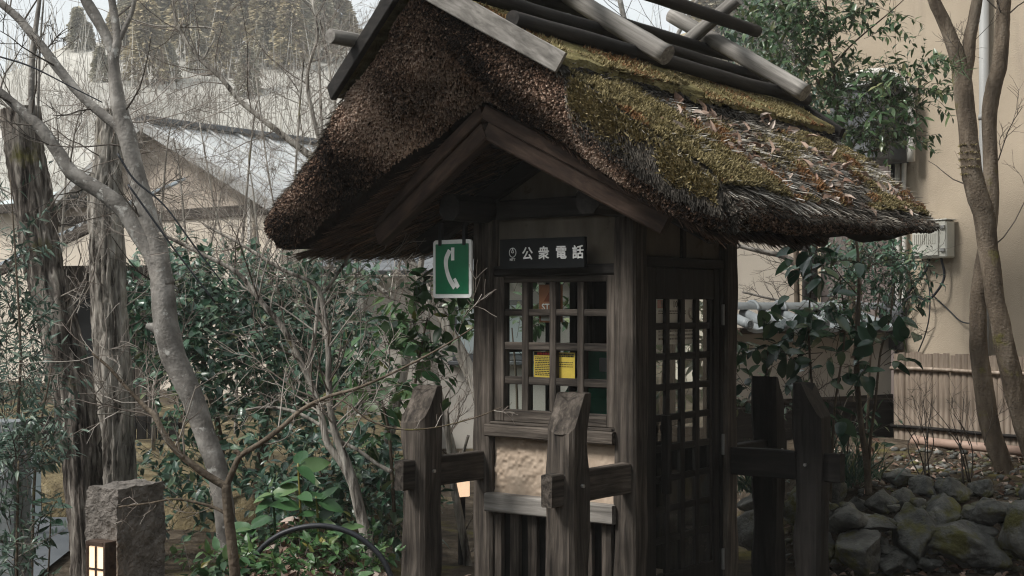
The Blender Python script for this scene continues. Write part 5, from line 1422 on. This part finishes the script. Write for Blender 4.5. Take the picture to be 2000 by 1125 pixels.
# two rough old trunks, cut off at the top
def rough_trunk(name, label, Y, pts, mat, seed, shoots):
    base = P(pts[0][0], pts[0][1], Y)
    t = thing(name, label, 'tree', (base[0], base[1], 0))
    a = np.array([[*P(u, v, Y), w * .87 / 2 / F * Y] for u, v, w in pts])
    c = crom(a, 26); k = 80
    m = MB(); m.tube(c[:, :3], c[:, 3], k, True)
    V = m.v[0]; nr = len(c) * k
    ring = np.repeat(c[:, :3], k, 0); out = nrm(V[:nr] - ring)
    an = np.tile(np.arange(k) / k, len(c)); hgt = np.repeat(np.arange(len(c)), k)
    q = np.stack([np.cos(an * 6.283) * 3.2, np.sin(an * 6.283) * 3.2, V[:nr, 2] * 3.2], -1)
    q[:, 2] *= .55
    fur = np.abs(vnoise(q, 2.6, seed) + .35 * vnoise(q, 6, seed + 5)); fur2 = vnoise(q * [1, 1, 2.2], 6.0, seed + 1)
    disp = .022 * (np.clip(fur * 2.6, 0, 1) - .7) + .006 * fur2 + .016 * np.clip(vnoise(np.stack([q[:, 0] * .3, q[:, 1] * .3, V[:nr, 2] * 2.2], -1), 1, seed + 3), 0, 1)
    V[:nr] += out * disp[:, None]
    m.v[0] = V; m.build('trunk', M[mat], t, True)
    m = MB()
    for (f, n, L) in shoots:
        i = int(f * (len(c) - 1))
        for _ in range(n):
            ang = rng.random() * 6.283; j = min(max(i + rng.integers(-9, 9), 0), len(c) - 1)
            d = nrm(np.array([math.cos(ang), math.sin(ang), rng.uniform(-.1, .9)]))
            twig(m, c[j, :3] + d * c[j, 3] * .8, d, L * rng.uniform(.5, 1.3), .0045, 2, .25)
    prop(m.build('twigs', M['twig'], t, True), kind='stuff')
    return t
rough_trunk('old_tree', 'thick dark furrowed trunk leaning left, sawn off at the top', 8.2, [(174, 1190, 70), (172, 1060, 68), (166, 950, 74), (155, 850, 84), (138, 740, 86), (108, 610, 80), (82, 500, 76), (68, 400, 74), (52, 310, 78), (40, 212, 84)], 'bark_rough', 3, [(.98, 8, .7), (.75, 8, .6), (.55, 8, .5), (.4, 6, .5)])
rough_trunk('old_tree', 'thick pale furrowed trunk standing upright beside the leaning dark one', 8.7, [(225, 1180, 92), (224, 1040, 88), (225, 930, 84), (222, 760, 80), (213, 600, 74), (208, 480, 74), (206, 390, 72), (212, 300, 54), (216, 214, 48)], 'bark_pale', 7, [(.98, 10, .6), (.85, 6, .5), (.5, 5, .5)])
# smooth multi-stemmed tree
tree('smooth_tree', 'smooth grey leaning tree whose trunk forks into long limbs', 7.4, [
    [(454, 1180, 45), (446, 1075, 45), (436, 985, 45), (423, 912, 46), (404, 855, 47), (379, 787, 50), (346, 712, 54), (325, 645, 56), (318, 575, 52), (304, 470, 47), (284, 405, 46), (264, 335, 38), (248, 265, 40), (233, 210, 34), (225, 160, 27), (222, 110, 24), (229, 80, 19), (224, 37, 17), (217, -10, 15), (210, -60, 12)],
    [(322, 560, 46), (300, 500, 44), (270, 450, 42), (243, 411, 40), (202, 377, 36), (142, 336, 32), (112, 295, 28), (82, 254, 27), (58, 230, 24), (22, 198, 20), (0, 179, 18), (-60, 130, 14)],
    [(250, 275, 26), (228, 245, 24), (209, 231, 22), (160, 187, 20), (112, 131, 22), (78, 86, 20), (37, 37, 18), (0, 4, 16), (-40, -40, 13)],
    [(222, 105, 22), (209, 75, 22), (183, 26, 26), (168, 0, 24), (150, -50, 20)],
    [(232, 80, 12), (239, 65, 12), (258, 22, 10), (264, -15, 9)],
    [(63, 236, 15), (62, 149, 13), (67, 75, 12), (77, 0, 9), (80, -40, 7)],
    [(74, 240, 6), (77, 112, 5), (85, 0, 4)],
    [(326, 648, 44), (303, 640, 26), (286, 636, 12)]],
    'bark_smooth', [(1, 8, .45, 2), (2, 6, .4, 2), (0, 9, .5, 2, .3), (3, 2, .4, 2)], twmat='twig_dark')
# dark wire-like vines on it
m = MB()
for pl in ([(250, 360, 5), (300, 430, 5), (350, 500, 4), (420, 590, 4)], [(230, 300, 5), (262, 350, 5), (320, 400, 4), (372, 470, 4), (440, 560, 3)], [(-10, 108, 4), (60, 130, 4), (140, 170, 3), (200, 200, 3)]):
    limb(m, pl, 7.0, 6)
prop(m.build('vine', M['cable'], smooth=True, org=P(420, 590, 7.0)), 'thin dark creeper stems draped over the smooth grey tree', 'vine')
# thin forked tree in front
tree('forked_sapling', 'slim bare sapling forking low in front of the stone pillar', 4.9, [
    [(465, 1260, 24), (460, 1140, 24), (452, 1060, 23), (445, 1000, 22), (440, 945, 20)],
    [(441, 950, 18), (400, 925, 16), (352, 888, 15), (322, 850, 14), (302, 812, 13), (286, 797, 11), (250, 760, 8), (215, 720, 7), (180, 690, 5)],
    [(441, 950, 16), (456, 915, 14), (470, 890, 12), (510, 865, 12), (550, 835, 11), (590, 800, 9), (640, 775, 8), (700, 757, 7), (780, 722, 5), (860, 680, 4), (925, 640, 3)],
    [(444, 1005, 8), (420, 992, 7), (385, 982, 6), (340, 975, 5), (290, 983, 4), (232, 990, 3)],
    [(466, 895, 9), (466, 886, 11), (458, 880, 10)],
    [(590, 800, 5), (660, 780, 4), (720, 820, 4), (780, 838, 4), (850, 835, 3), (930, 815, 3), (980, 795, 2)]],
    'bark_brown', [(1, 12, .22, 2), (2, 8, .2, 2, .3), (3, 9, .1, 1), (5, 5, .08, 1, .5)])
# slender double tree left of the booth
tree('slender_tree', 'slender pale tree with crossing stems between the bush and guard post', 7.3, [
    [(742, 1180, 34), (735, 1130, 30), (716, 1050, 26), (700, 985, 25), (690, 940, 23), (673, 893, 20), (657, 853, 17), (646, 800, 15), (642, 740, 14), (642, 689, 13), (635, 629, 12), (626, 577, 11), (609, 551, 9), (549, 525, 8), (475, 480, 7), (400, 440, 5)],
    [(695, 955, 20), (668, 905, 17), (640, 865, 16), (630, 820, 15), (619, 779, 14), (601, 734, 14), (557, 648, 13), (512, 592, 12), (467, 536, 10), (400, 499, 9), (310, 455, 6)],
    [(603, 728, 9), (609, 689, 8), (618, 629, 8), (622, 581, 7), (640, 562, 7), (676, 510, 6), (700, 470, 5)],
    [(660, 860, 9), (700, 880, 8), (735, 905, 9), (765, 922, 10)], [(655, 850, 8), (600, 815, 8), (560, 800, 8), (520, 795, 6), (480, 800, 4)]],
    'bark_pale', [(0, 20, .45, 2, .35), (1, 22, .5, 2, .3), (2, 8, .4, 2), (4, 6, .3, 2)])
# other bare trees, farther back
tree('leaning_tree', 'bare tree with a long limb leaning up left from behind the thatch', 12.5, [
    [(1000, 1000, 34), (930, 760, 30), (830, 560, 24), (720, 400, 20), (640, 330, 17), (549, 262, 14), (504, 226, 12), (467, 194, 11), (429, 150, 10), (388, 112, 9), (347, 52, 8), (338, 0, 6), (325, -60, 5)],
    [(395, 120, 4), (420, 60, 4), (350, 52, 5), (300, 50, 4), (240, 30, 3)], [(640, 330, 10), (615, 240, 9), (600, 150, 8), (620, 70, 6), (610, 0, 5)]],
    'bark_pale', [(0, 26, 1.0, 2, .35), (2, 12, .8, 2)])
tree('leaning_tree', 'pale crooked tree behind the hanging sign', 10.8, [
    [(735, 1050, 26), (750, 900, 26), (770, 800, 24), (785, 740, 23), (800, 660, 20), (812, 580, 16), (825, 500, 12)], [(800, 660, 13), (770, 590, 11), (720, 545, 10), (690, 515, 8)], [(900, 950, 20), (872, 830, 17), (850, 730, 15), (835, 640, 12), (840, 560, 9)]],
    'bark_pale', [(0, 12, .6, 2), (1, 8, .5, 2), (2, 10, .5, 2)])
tree('slim_trunk', 'pale slim trunk between the guard post and the corner post', 8.6, [[(925, 1200, 20), (912, 1090, 18), (896, 1000, 17), (884, 940, 16), (878, 880, 13), (872, 800, 9)], [(884, 940, 8), (900, 900, 7), (915, 850, 6)]], 'bark_pale', [(0, 8, .25, 2)])
for i, (u, v0, v1, Y, lean, lab) in enumerate(((300, 620, 300, 11.5, 25, 'bare twiggy sapling rising just right of the smooth trunk'), (380, 640, 330, 12.5, -30, 'bare twiggy sapling under the house gable'), (460, 620, 240, 13.5, 35, 'bare twiggy sapling in front of the metal roof'), (560, 600, 150, 12.0, 30, 'tall bare sapling crossing the metal roof'), (640, 500, 60, 13.0, -20, 'tall bare sapling close to the left verge of the thatch'), (690, 420, 60, 14.0, -60, 'bare sapling against the hillside next to the thatch'), (110, 640, 330, 10.5, 20, 'bare twiggy sapling in front of the leaning dark trunk'), (520, 640, 380, 10.2, -25, 'low bare sapling just above the camellia bush'))):
    tree('bare_sapling', lab, Y, [[(u, v0 + 260, 9), (u + 4, v0, 8), (u + lean * .4, v0 * .6 + v1 * .4, 6), (u + lean, v1, 4), (u + lean * 1.4, v1 - 60, 2)], [(u + lean * .2, v0 * .8 + v1 * .2, 5), (u - lean, v0 * .5 + v1 * .5, 4), (u - lean * 2.0, v1, 3)]], 'bark_pale', [(0, 20, .75, 3), (1, 12, .6, 3)], group='bare saplings on the left')
tree('bare_tree', 'grey bare boughs seen in the gap right of the booth', 14.0, [
    [(1660, 700, 18), (1640, 620, 18), (1600, 560, 17), (1560, 520, 15), (1530, 500, 13), (1490, 492, 11), (1440, 480, 9)], [(1600, 560, 14), (1575, 500, 13), (1560, 470, 12), (1540, 420, 10)], [(1560, 610, 6), (1530, 590, 6), (1490, 580, 5), (1450, 570, 4)]],
    'bark_smooth', [(0, 18, .5, 2), (2, 8, .3, 2)], twmat='twig_dark')
tree('bare_tree', 'bare dark boughs showing between the ridge poles', 20.0, [
    [(1290, 700, 24), (1270, 300, 20), (1240, 120, 14), (1215, 20, 12), (1200, -60, 10)], [(1262, 250, 12), (1300, 120, 10), (1350, 20, 8), (1390, -40, 6)], [(1300, 120, 8), (1380, 90, 7), (1440, 30, 6), (1490, -20, 5)]], 'bark_smooth', [(0, 14, 1.5, 2, .6), (1, 14, 1.5, 2), (2, 14, 1.3, 2)], twmat='twig_dark')
# right trunks
tA, pa = tree('garden_tree', 'forked mossy trunk crossing in front of the beige wall at right', 9.2, [
    [(2065, 1010, 62), (2035, 930, 54), (2005, 840, 48), (1983, 765, 46), (1962, 680, 44), (1946, 595, 41), (1934, 505, 43), (1924, 425, 46), (1908, 378, 47), (1895, 300, 42), (1886, 220, 40), (1880, 165, 42), (1872, 120, 36), (1850, 58, 29), (1824, 0, 26), (1800, -60, 22)],
    [(1882, 160, 32), (1890, 110, 30), (1895, 67, 27), (1908, 0, 24), (1918, -60, 20)]], 'bark_brown', [(0, 5, .5, 2, .4), (1, 3, .4, 2)], twmat='twig_dark')
tree('garden_tree', 'straight trunk rooted on the bank behind the forked one', 9.55, [
    [(1972, 975, 48), (1966, 940, 42), (1955, 900, 42), (1936, 840, 42), (1922, 760, 42), (1912, 690, 38), (1909, 620, 36), (1914, 550, 35), (1928, 460, 34), (1936, 378, 34), (1933, 290, 31), (1932, 215, 33), (1942, 165, 35), (1953, 124, 34), (1957, 58, 31), (1961, 0, 30), (1966, -60, 26)]], 'bark_brown', [(0, 4, .5, 2, .5)], twmat='twig_dark')
# moss tufts and fern on the fork
m = MB(); n = 2200
c = np.array(pa[0][0]); i = rng.integers(int(len(c) * .45), int(len(c) * .8), n)
an = rng.normal(size=(n, 3)) * [1, .8, 0] - [.25, .6, 0]
nn = nrm(an); p = c[i] + nn * (pa[0][1][i])[:, None] * .98
keep = vnoise(p, 5, 3) > .1
p, nn = p[keep], nn[keep]; n = len(p)
m.ribbons(p, nrm(nn + rng.normal(size=(n, 3)) * .5), nrm(rng.normal(size=(n, 3))), .012 + .015 * rng.random(n), .005, .1, .1 + .35 * rng.random(n), taper=.2)
prop(m.build('moss', M['moss'], tA), kind='stuff')
m = MB(); n = 45; b0 = P(1868, 132, 9.02)
m.ribbons(np.repeat(b0[None], n, 0) + rng.normal(size=(n, 3)) * .03, nrm(rng.normal(size=(n, 3)) + [-.3, -.5, .1]), nrm(rng.normal(size=(n, 3))), .05 + .05 * rng.random(n), .006, -.25, .5 + .5 * rng.random(n), taper=.2)
prop(m.build('fern', M['leaf_mid'], org=b0), 'pale green fern tuft growing in the fork of the mossy trunk', 'fern')
# thin stems at the right of the booth
tree('thin_tree', 'thin brown stem rising from the bank beside the bamboo fence', 8.7, [[(1697, 965, 16), (1692, 900, 14), (1683, 840, 13), (1675, 760, 13), (1673, 690, 12), (1675, 620, 11), (1678, 560, 8), (1676, 500, 6), (1668, 440, 4)], [(1698, 960, 8), (1699, 870, 7), (1710, 780, 6), (1720, 690, 5), (1738, 620, 4), (1745, 560, 3)]], 'bark_brown', [(0, 8, .4, 2, .4), (1, 8, .4, 2, .3)], twmat='twig_dark')
for i, (u, v, du, lab) in enumerate(((1800, 925, 10, 'low bare twiggy bush in the middle of the bank'), (1890, 930, -14, 'low bare twiggy bush left of the right trunks'), (1625, 900, 18, 'bare thin stems beside the black guard post'))):
    t = thing('bare_bush', lab, 'bush', tuple(P(u, v, 9.3)))
    m = MB()
    for k in range(5):
        limb(m, [(u + rng.normal() * 6, v + 15, 3.5), (u + du * rng.random() + rng.normal() * 14, v - 60, 2.5), (u + du + rng.normal() * 34, v - 120 - 40 * rng.random(), 1.2)], 9.3 + rng.normal() * .1, 5, 4)
        q = P(u + rng.normal() * 12, v - 60, 9.3); twig(m, q, nrm(np.array([rng.normal() * .4, 0, 1])), .35, .003, 2)
    m.build('stems', M['twig_dark'], t, True)

# ---- leaves
def leaf_mesh(name, mat, w=.45, rows_=5, fold=.16, droop=.18, wavy=.0):
    m = MB(); A = []
    for i in range(rows_ + 1):
        t = i / rows_; hw = w / 2 * math.sin(math.pi * min(1, t ** .8 * 1.0)) ** .75 if 0 < t < 1 else .004
        y = t; z = -droop * t * t + wavy * math.sin(t * 9)
        A.append([(-hw, y, z + fold * hw * 1.6), (0, y, z), (hw, y, z + fold * hw * 1.6)])
    m.grid(np.array(A), flip=True)
    me = m.mesh(name, mat, True); return me
LM = {'mid': leaf_mesh('leaf', M['leaf_mid_obj'], .4), 'dark': leaf_mesh('leaf', M['leaf_obj'], .45), 'big': leaf_mesh('leaf', M['leaf_bright_obj'], .5, 7, .14, .22, .02), 'bigdark': leaf_mesh('leaf', M['leaf_obj'], .56, 7, .14, .25, .015)}
def put_leaf(t, key, p, d, n, L):
    s_ = nrm(np.cross(d, n)); n2 = np.cross(s_, d)
    o = bpy.data.objects.new('leaf', LM[key]); COL.objects.link(o); o.parent = t
    q = p - ORG[t.name]
    o.matrix_local = Matrix(((s_[0] * L, d[0] * L, n2[0] * L, q[0]), (s_[1] * L, d[1] * L, n2[1] * L, q[1]), (s_[2] * L, d[2] * L, n2[2] * L, q[2]), (0, 0, 0, 1)))

def bush(name, label, blobs, ntw, leafL, aspect, mat, key=None, nobj=0, cat='bush', stems=None, stem_mat='twig_dark', per=7, twL=.28, Ystem=None, gather=.9, up=.35, group=None, hang=0.0, twr=.0022):
    """blobs: (u, v, ru, rv, Y, rY, weight)"""
    bs = [b for b in blobs]
    Yb = min(b[4] for b in bs); c0 = P(bs[0][0], 1150, bs[0][4])
    t = thing(name, label, cat, (c0[0], c0[1], 0), group=group)
    pos = []; dirs = []; nors = []; Ls = []
    mt = MB(); wsum = sum(b[6] for b in bs)
    for b in bs:
        u, v, ru, rv, Y, rY, w = b
        c = P(u, v, Y); R = np.array([ru / F * Y, rY, rv / F * Y])
        for _ in range(int(ntw * w / wsum)):
            q = nrm(rng.normal(size=3)) * rng.random() ** .45
            p = c + q * R
            d = nrm(q * [1, 1, .6] + np.array([0, 0, up]) + rng.normal(size=3) * .5)
            L = twL * rng.uniform(.6, 1.3); n_ = 5; pts = [p]; dd = d
            for i in range(n_ - 1):
                dd = nrm(dd + rng.normal(size=3) * .13 - np.array([0, 0, hang])); pts.append(pts[-1] + dd * L / (n_ - 1))
            mt.tube(pts, np.linspace(twr, .0012, n_), 3, False)
            pts = np.array(pts)
            for k in range(per):
                f = (.25 + .75 * (k + rng.random() * .5) / per) * (n_ - 1); i = min(int(f), n_ - 2); pp = pts[i] + (pts[i + 1] - pts[i]) * (f - i)
                b_ = nrm(pts[i + 1] - pts[i]); a = nrm(np.cross(b_, rng.normal(size=3)))
                ld = nrm(b_ * .55 + a * gather + np.array([0, 0, -.15 - hang]))
                pos.append(pp); dirs.append(ld); nors.append(nrm(np.array([0, -.25, 1]) + rng.normal(size=3) * .45)); Ls.append(leafL * rng.uniform(.5, 1.35))
    if stems:
        ms = MB()
        for pl in stems: limb(ms, pl, Ystem or Yb, 8)
        ms.build('stem', M['bark_brown'], t, True)
    if mt.n: prop(mt.build('twigs', M[stem_mat], t), kind='stuff')
    pos, dirs, nors, Ls = map(np.array, (pos, dirs, nors, Ls))
    if nobj and key:
        sc = Ls / pos[:, 1]; uu = pos[:, 0] / pos[:, 1] * F + 1000; vv = 600 - (pos[:, 2] - H) / pos[:, 1] * F
        sc = sc * ((uu > -10) & (uu < 2010) & (vv > -10) & (vv < 1135)) * np.exp(-(pos[:, 1] - pos[:, 1].min()) * .8)
        idx = np.argsort(-sc)[:nobj]
        for i in idx: put_leaf(t, key, pos[i], dirs[i], nors[i], Ls[i])
        kp = np.ones(len(pos), bool); kp[idx] = False
        pos, dirs, nors, Ls = pos[kp], dirs[kp], nors[kp], Ls[kp]
    if len(pos):
        m = MB(); leaf_batch(m, pos, dirs, nors, Ls, Ls * aspect, np.clip(rng.random(len(pos)) * .98, 0, 1), .12, .18)
        prop(m.build('foliage', M[mat], t), kind='stuff')
    return t
# camellia mass between the trunks and the booth
bush('camellia_bush', 'broad dark green camellia bush filling the ground left of the booth', [
    (330, 560, 70, 70, 9.8, .5, 1.2), (420, 600, 110, 90, 9.9, .6, 2.4), (540, 600, 110, 90, 10.0, .6, 2.4), (650, 600, 90, 80, 10.0, .5, 1.4), (470, 700, 150, 90, 9.5, .6, 2.6), (620, 710, 110, 80, 9.4, .5, 1.8), (330, 690, 60, 90, 9.8, .4, 1.0), (500, 800, 160, 60, 9.2, .5, 1.4), (300, 620, 50, 60, 10.0, .4, .7)],
    1000, .075, .5, 'leaf_dark', 'dark', 170, stems=[[(500, 1000, 22), (510, 880, 18), (530, 760, 14), (560, 640, 9)], [(440, 1000, 18), (430, 860, 14), (400, 720, 11), (380, 600, 7)], [(600, 960, 16), (610, 840, 13), (640, 700, 9)]], Ystem=9.9)
bush('broadleaf_shrub', 'green shrub with yellowing leaves just left of the guard post', [(840, 620, 60, 30, 7.9, .25, 1.0), (800, 690, 70, 40, 7.9, .3, 1.0), (760, 780, 60, 60, 8.0, .3, .8), (700, 760, 60, 60, 8.2, .3, .8)],
     85, .10, .36, 'leaf_bright', 'big', 110, per=6, twL=.24, stems=[[(790, 1000, 9), (800, 850, 8), (815, 720, 6), (835, 620, 4)], [(770, 1000, 8), (760, 850, 7), (740, 760, 4)]], gather=1.1)
bush('shade_shrub', 'dark shrub in the shade under the slender tree', [(600, 900, 110, 60, 8.6, .4, 1), (700, 960, 90, 90, 8.3, .35, 1.2), (780, 1000, 60, 90, 8.4, .3, .7), (600, 1000, 90, 60, 8.0, .3, .8), (480, 960, 60, 40, 8.4, .3, .4), (345, 900, 40, 50, 9.4, .2, .45), (350, 1000, 30, 60, 8.6, .2, .4), (290, 960, 30, 30, 9.6, .2, .2)],
     330, .085, .45, 'leaf_dark', 'dark', 60, stems=[[(650, 1150, 10), (640, 1000, 8), (620, 900, 5)]])
bush('narrow_leaf_shrub', 'grey-green narrow-leaved shrub along the left edge', [(0, 470, 28, 110, 7.4, .25, .6), (20, 690, 50, 80, 7.2, .3, 1.2), (15, 810, 60, 70, 6.8, .35, 1.3), (70, 760, 40, 60, 8.9, .2, 1.0), (0, 580, 30, 60, 7.3, .3, .5)],
     240, .062, .24, 'leaf_grey', 'dark', 0, twL=.3, per=9, up=.7, stems=[[(20, 1180, 9), (30, 900, 8), (40, 700, 6), (30, 500, 4), (20, 350, 2)], [(60, 1180, 8), (70, 900, 6), (100, 720, 4)]])
bush('low_leaf_shrub', 'small pale-leaved shrub hiding the grey pillar at the left edge', [(40, 890, 45, 35, 5.4, .15, 1.3), (20, 930, 30, 30, 5.4, .15, .7), (40, 1070, 35, 60, 5.3, .15, .8)],
     130, .05, .24, 'leaf_grey', None, 0, twL=.16, per=9, up=.5, stems=[[(32, 1180, 7), (34, 1000, 6), (36, 900, 4)]])
t = bush('seedling', 'single upright seedling with six broad leaves near the stone pillar', [(100, 985, 2, 2, 5.6, .01, 1)], 1, .09, .4, 'leaf_dark', None, 0, stems=[[(90, 1190, 4), (96, 1090, 4), (100, 985, 3)]], per=0)
for a, dz in ((0, 0), (1.9, .0), (3.3, .02), (4.6, -.02), (5.5, -.06), (.9, -.08)):
    d = nrm(np.array([math.cos(a), math.sin(a), .15])); put_leaf(t, 'bigdark', P(100, 990, 5.6) + [0, 0, dz], d, np.array([0, -.35, 1.0]), .085)
# leafy bed at the bottom
def aucuba(label, u, v0, v1, Y, n, L, key='big'):
    t = thing('aucuba_plant', label, 'plant', tuple(P(u, v0, Y)), group='broad-leaved plants in the front bed')
    m = MB(); limb(m, [(u, v0 + 40, 7), (u - 4, (v0 + v1) / 2, 6), (u - 8, v1, 4)], Y, 6); m.build('stem', M['leaf_bright'], t, True)
    for k in range(n):
        f = rng.random() ** .6; p = P(u - 8 * f, v0 + (v1 - v0) * f, Y); a = k * 2.4 + rng.random()
        d = nrm(np.array([math.cos(a), math.sin(a) * .8 - .15, .35 * rng.normal() + .1])); put_leaf(t, key, p, d, nrm(np.array([0, -.5, 1]) + rng.normal(size=3) * .3), L * rng.uniform(.7, 1.2))
for i, (u, v0, v1, n, L, lab) in enumerate(((590, 1060, 905, 12, .125, 'tallest broad-leaved plant left of the hoop, upper leaves in the shade'), (540, 1060, 960, 10, .115, 'broad-leaved plant just left of the tallest one'), (625, 1060, 970, 10, .12, 'broad-leaved plant inside the top of the hoop'), (500, 1070, 1030, 8, .105, 'low broad-leaved plant at the left foot of the hoop'), (670, 1070, 1030, 8, .105, 'low broad-leaved plant under the right of the hoop'))):
    aucuba(lab, u, v0, v1, 6.05, n, L)
bush('bed_ground_cover', 'low ivy-like green cover on the front bed', [(560, 1085, 100, 26, 5.9, .35, 2), (670, 1090, 80, 28, 6.0, .35, 1.2), (430, 1110, 60, 20, 5.6, .2, .8)], 210, .05, .5, 'leaf_bright', 'big', 60, per=5, twL=.1, cat='ground cover', up=.2)
m = MB(); n = 800
p = np.array([P(570 + 90 * rng.normal(), 1100, 5.9) for _ in range(n)]); p[:, 1] += rng.normal(size=n) * .25
p[:, 2] = np.maximum(ground_h(p[:, 0], p[:, 1]), .3) + .02 + .03 * rng.random(n)
leaf_batch(m, p, nrm(rng.normal(size=(n, 3)) * [1, 1, .4]), nrm(rng.normal(size=(n, 3)) * .5 + [0, -.4, 1]), .04 + .045 * rng.random(n), .025 + .025 * rng.random(n), rng.random(n), .4, .3)
prop(m.build('bed_leaf_litter', M['dead_leaf'], org=(-.9, 5.9, .4)), 'pinkish brown dead leaves caught among the front bed plants', 'leaf litter', kind='stuff')
# right side evergreens
bush('evergreen_tree', 'upright evergreen with glossy leaves between the ridge poles and beige wall', [
    (1540, 55, 75, 75, 10.4, .4, 2.2), (1610, 20, 60, 50, 10.2, .3, 1.1), (1570, 130, 60, 45, 10.4, .4, 1.2), (1695, 215, 85, 60, 10.2, .35, 2.2), (1785, 175, 42, 36, 10.1, .2, .9), (1650, 265, 60, 45, 10.3, .3, 1.2), (1690, 60, 45, 22, 10.1, .15, .45), (1740, 15, 30, 16, 10.1, .1, .25), (1600, 190, 40, 40, 10.5, .3, .8), (1740, 270, 50, 30, 10.2, .25, .6)],
    560, .07, .38, 'leaf_mid', 'mid', 170, cat='tree', per=8, twL=.26, Ystem=10.3, stems=[[(1668, 700, 16), (1662, 500, 14), (1652, 300, 11), (1635, 200, 9), (1628, 145, 8), (1618, 67, 6), (1612, 0, 5), (1608, -50, 4)], [(1626, 130, 5), (1667, 84, 4), (1738, 24, 3), (1775, -10, 2)], [(1655, 300, 7), (1700, 240, 5), (1760, 200, 4), (1810, 160, 2)], [(1640, 210, 6), (1590, 150, 5), (1540, 90, 3)], [(1652, 300, 5), (1720, 290, 4), (1770, 250, 2)]])
bush('background_tree', 'paler loose-leaved tree farther back left of the evergreen', [(1510, 190, 55, 45, 13.5, .5, 1), (1575, 230, 50, 40, 13.5, .5, .8), (1480, 60, 40, 60, 13.8, .5, .7), (1560, 280, 60, 40, 13.2, .5, .8)], 230, .095, .42, 'leaf_grey', None, 0, cat='tree', per=8, twL=.35, stems=[[(1560, 900, 16), (1555, 500, 12), (1540, 250, 8), (1500, 80, 4)]], Ystem=13.5)
bush('large_leaf_shrub', 'shrub with large drooping leaves in front of the tiled wall', [
    (1600, 530, 60, 40, 8.6, .2, 1), (1595, 640, 55, 40, 8.6, .25, 1.0), (1620, 705, 90, 45, 8.5, .25, 1.3), (1490, 680, 40, 40, 8.7, .25, .6), (1700, 690, 60, 30, 8.5, .2, .7), (1560, 770, 60, 40, 8.5, .2, .6)],
    62, .118, .45, 'leaf_dark', 'bigdark', 300, per=5, twL=.3, hang=.12, gather=1.0, stems=[[(1590, 1000, 7), (1588, 800, 6), (1580, 650, 5), (1585, 520, 3)], [(1620, 1000, 7), (1630, 800, 6), (1650, 650, 4), (1640, 540, 3)], [(1490, 1000, 6), (1495, 800, 5), (1500, 680, 3)]], twr=.003)
bush('small_leaf_shrub', 'fine-leaved shrub under the tip of the thatch', [(1680, 520, 70, 30, 9.4, .3, 1.2), (1740, 520, 60, 35, 9.4, .3, 1), (1660, 580, 50, 40, 9.3, .3, .7), (1770, 560, 30, 30, 9.4, .2, .4)], 240, .05, .35, 'leaf_dark', None, 0, per=8, twL=.22, hang=.08, stems=[[(1690, 950, 7), (1700, 700, 5), (1720, 560, 3)]])
bush('under_shrub', 'sparse shrub behind the black guard posts', [(1480, 800, 40, 70, 9.0, .2, 1), (1650, 850, 40, 50, 9.2, .2, .7), (1560, 860, 60, 50, 9.3, .2, .8)], 46, .08, .4, 'leaf_dark', 'dark', 40, per=5, stems=[[(1480, 1050, 6), (1485, 850, 5), (1480, 740, 3)], [(1650, 960, 6), (1655, 880, 4), (1665, 800, 2)]])
bush('rear_shrub', 'green shrub growing behind the booth, seen through its windows', [(985, 620, 50, 80, 9.0, .25, 1), (1090, 600, 30, 60, 9.3, .3, .6), (1345, 670, 75, 110, 9.0, .3, 2.6), (1200, 620, 50, 90, 9.5, .3, .8)], 120, .085, .42, 'leaf_mid', 'mid', 40, stems=[[(1000, 1100, 8), (1010, 800, 6), (1000, 640, 3)], [(1280, 1000, 8), (1290, 800, 6), (1300, 640, 3)]])
# grass tufts by the black guard post
for (u, v, Y, lab) in ((1650, 945, 8.9, 'strappy grass tuft beside the black guard post'), (1685, 935, 9.1, 'strappy grass tuft at the base of the thin stem'), (1470, 960, 8.9, 'strappy grass tuft seen between booth and black posts')):
    m = MB(); n = 90; b0 = P(u, v, Y)
    p = np.repeat(b0[None], n, 0) + rng.normal(size=(n, 3)) * [.06, .04, .01]
    m.ribbons(p, nrm(rng.normal(size=(n, 3)) * [.6, .5, .2] + [0, 0, .9]), nrm(rng.normal(size=(n, 3))), .16 + .16 * rng.random(n), .009, -.35, rng.random(n), taper=.15)
    prop(m.build('grass_tuft', M['leaf_dark'], org=b0), lab, 'grass', 'grass tufts on the bank')

# ------------------------------------------------------------------ the hazy air
m = MB(); m.box((-110, -12, -3.2), (95, 172, 44), .01)
hz, nt, b_ = new_mat('winter_haze')
nt.nodes.remove(b_)
pv = nd(nt, 'ShaderNodeVolumePrincipled', Density=0.0014)
pv.inputs['Color'].default_value = (0.93, 0.92, 0.88, 1)
nt.links.new(pv.outputs[0], nt.nodes['Material Output'].inputs['Volume'])
prop(m.build('haze', hz), 'pale winter haze veiling the hillside', 'haze', kind='stuff')
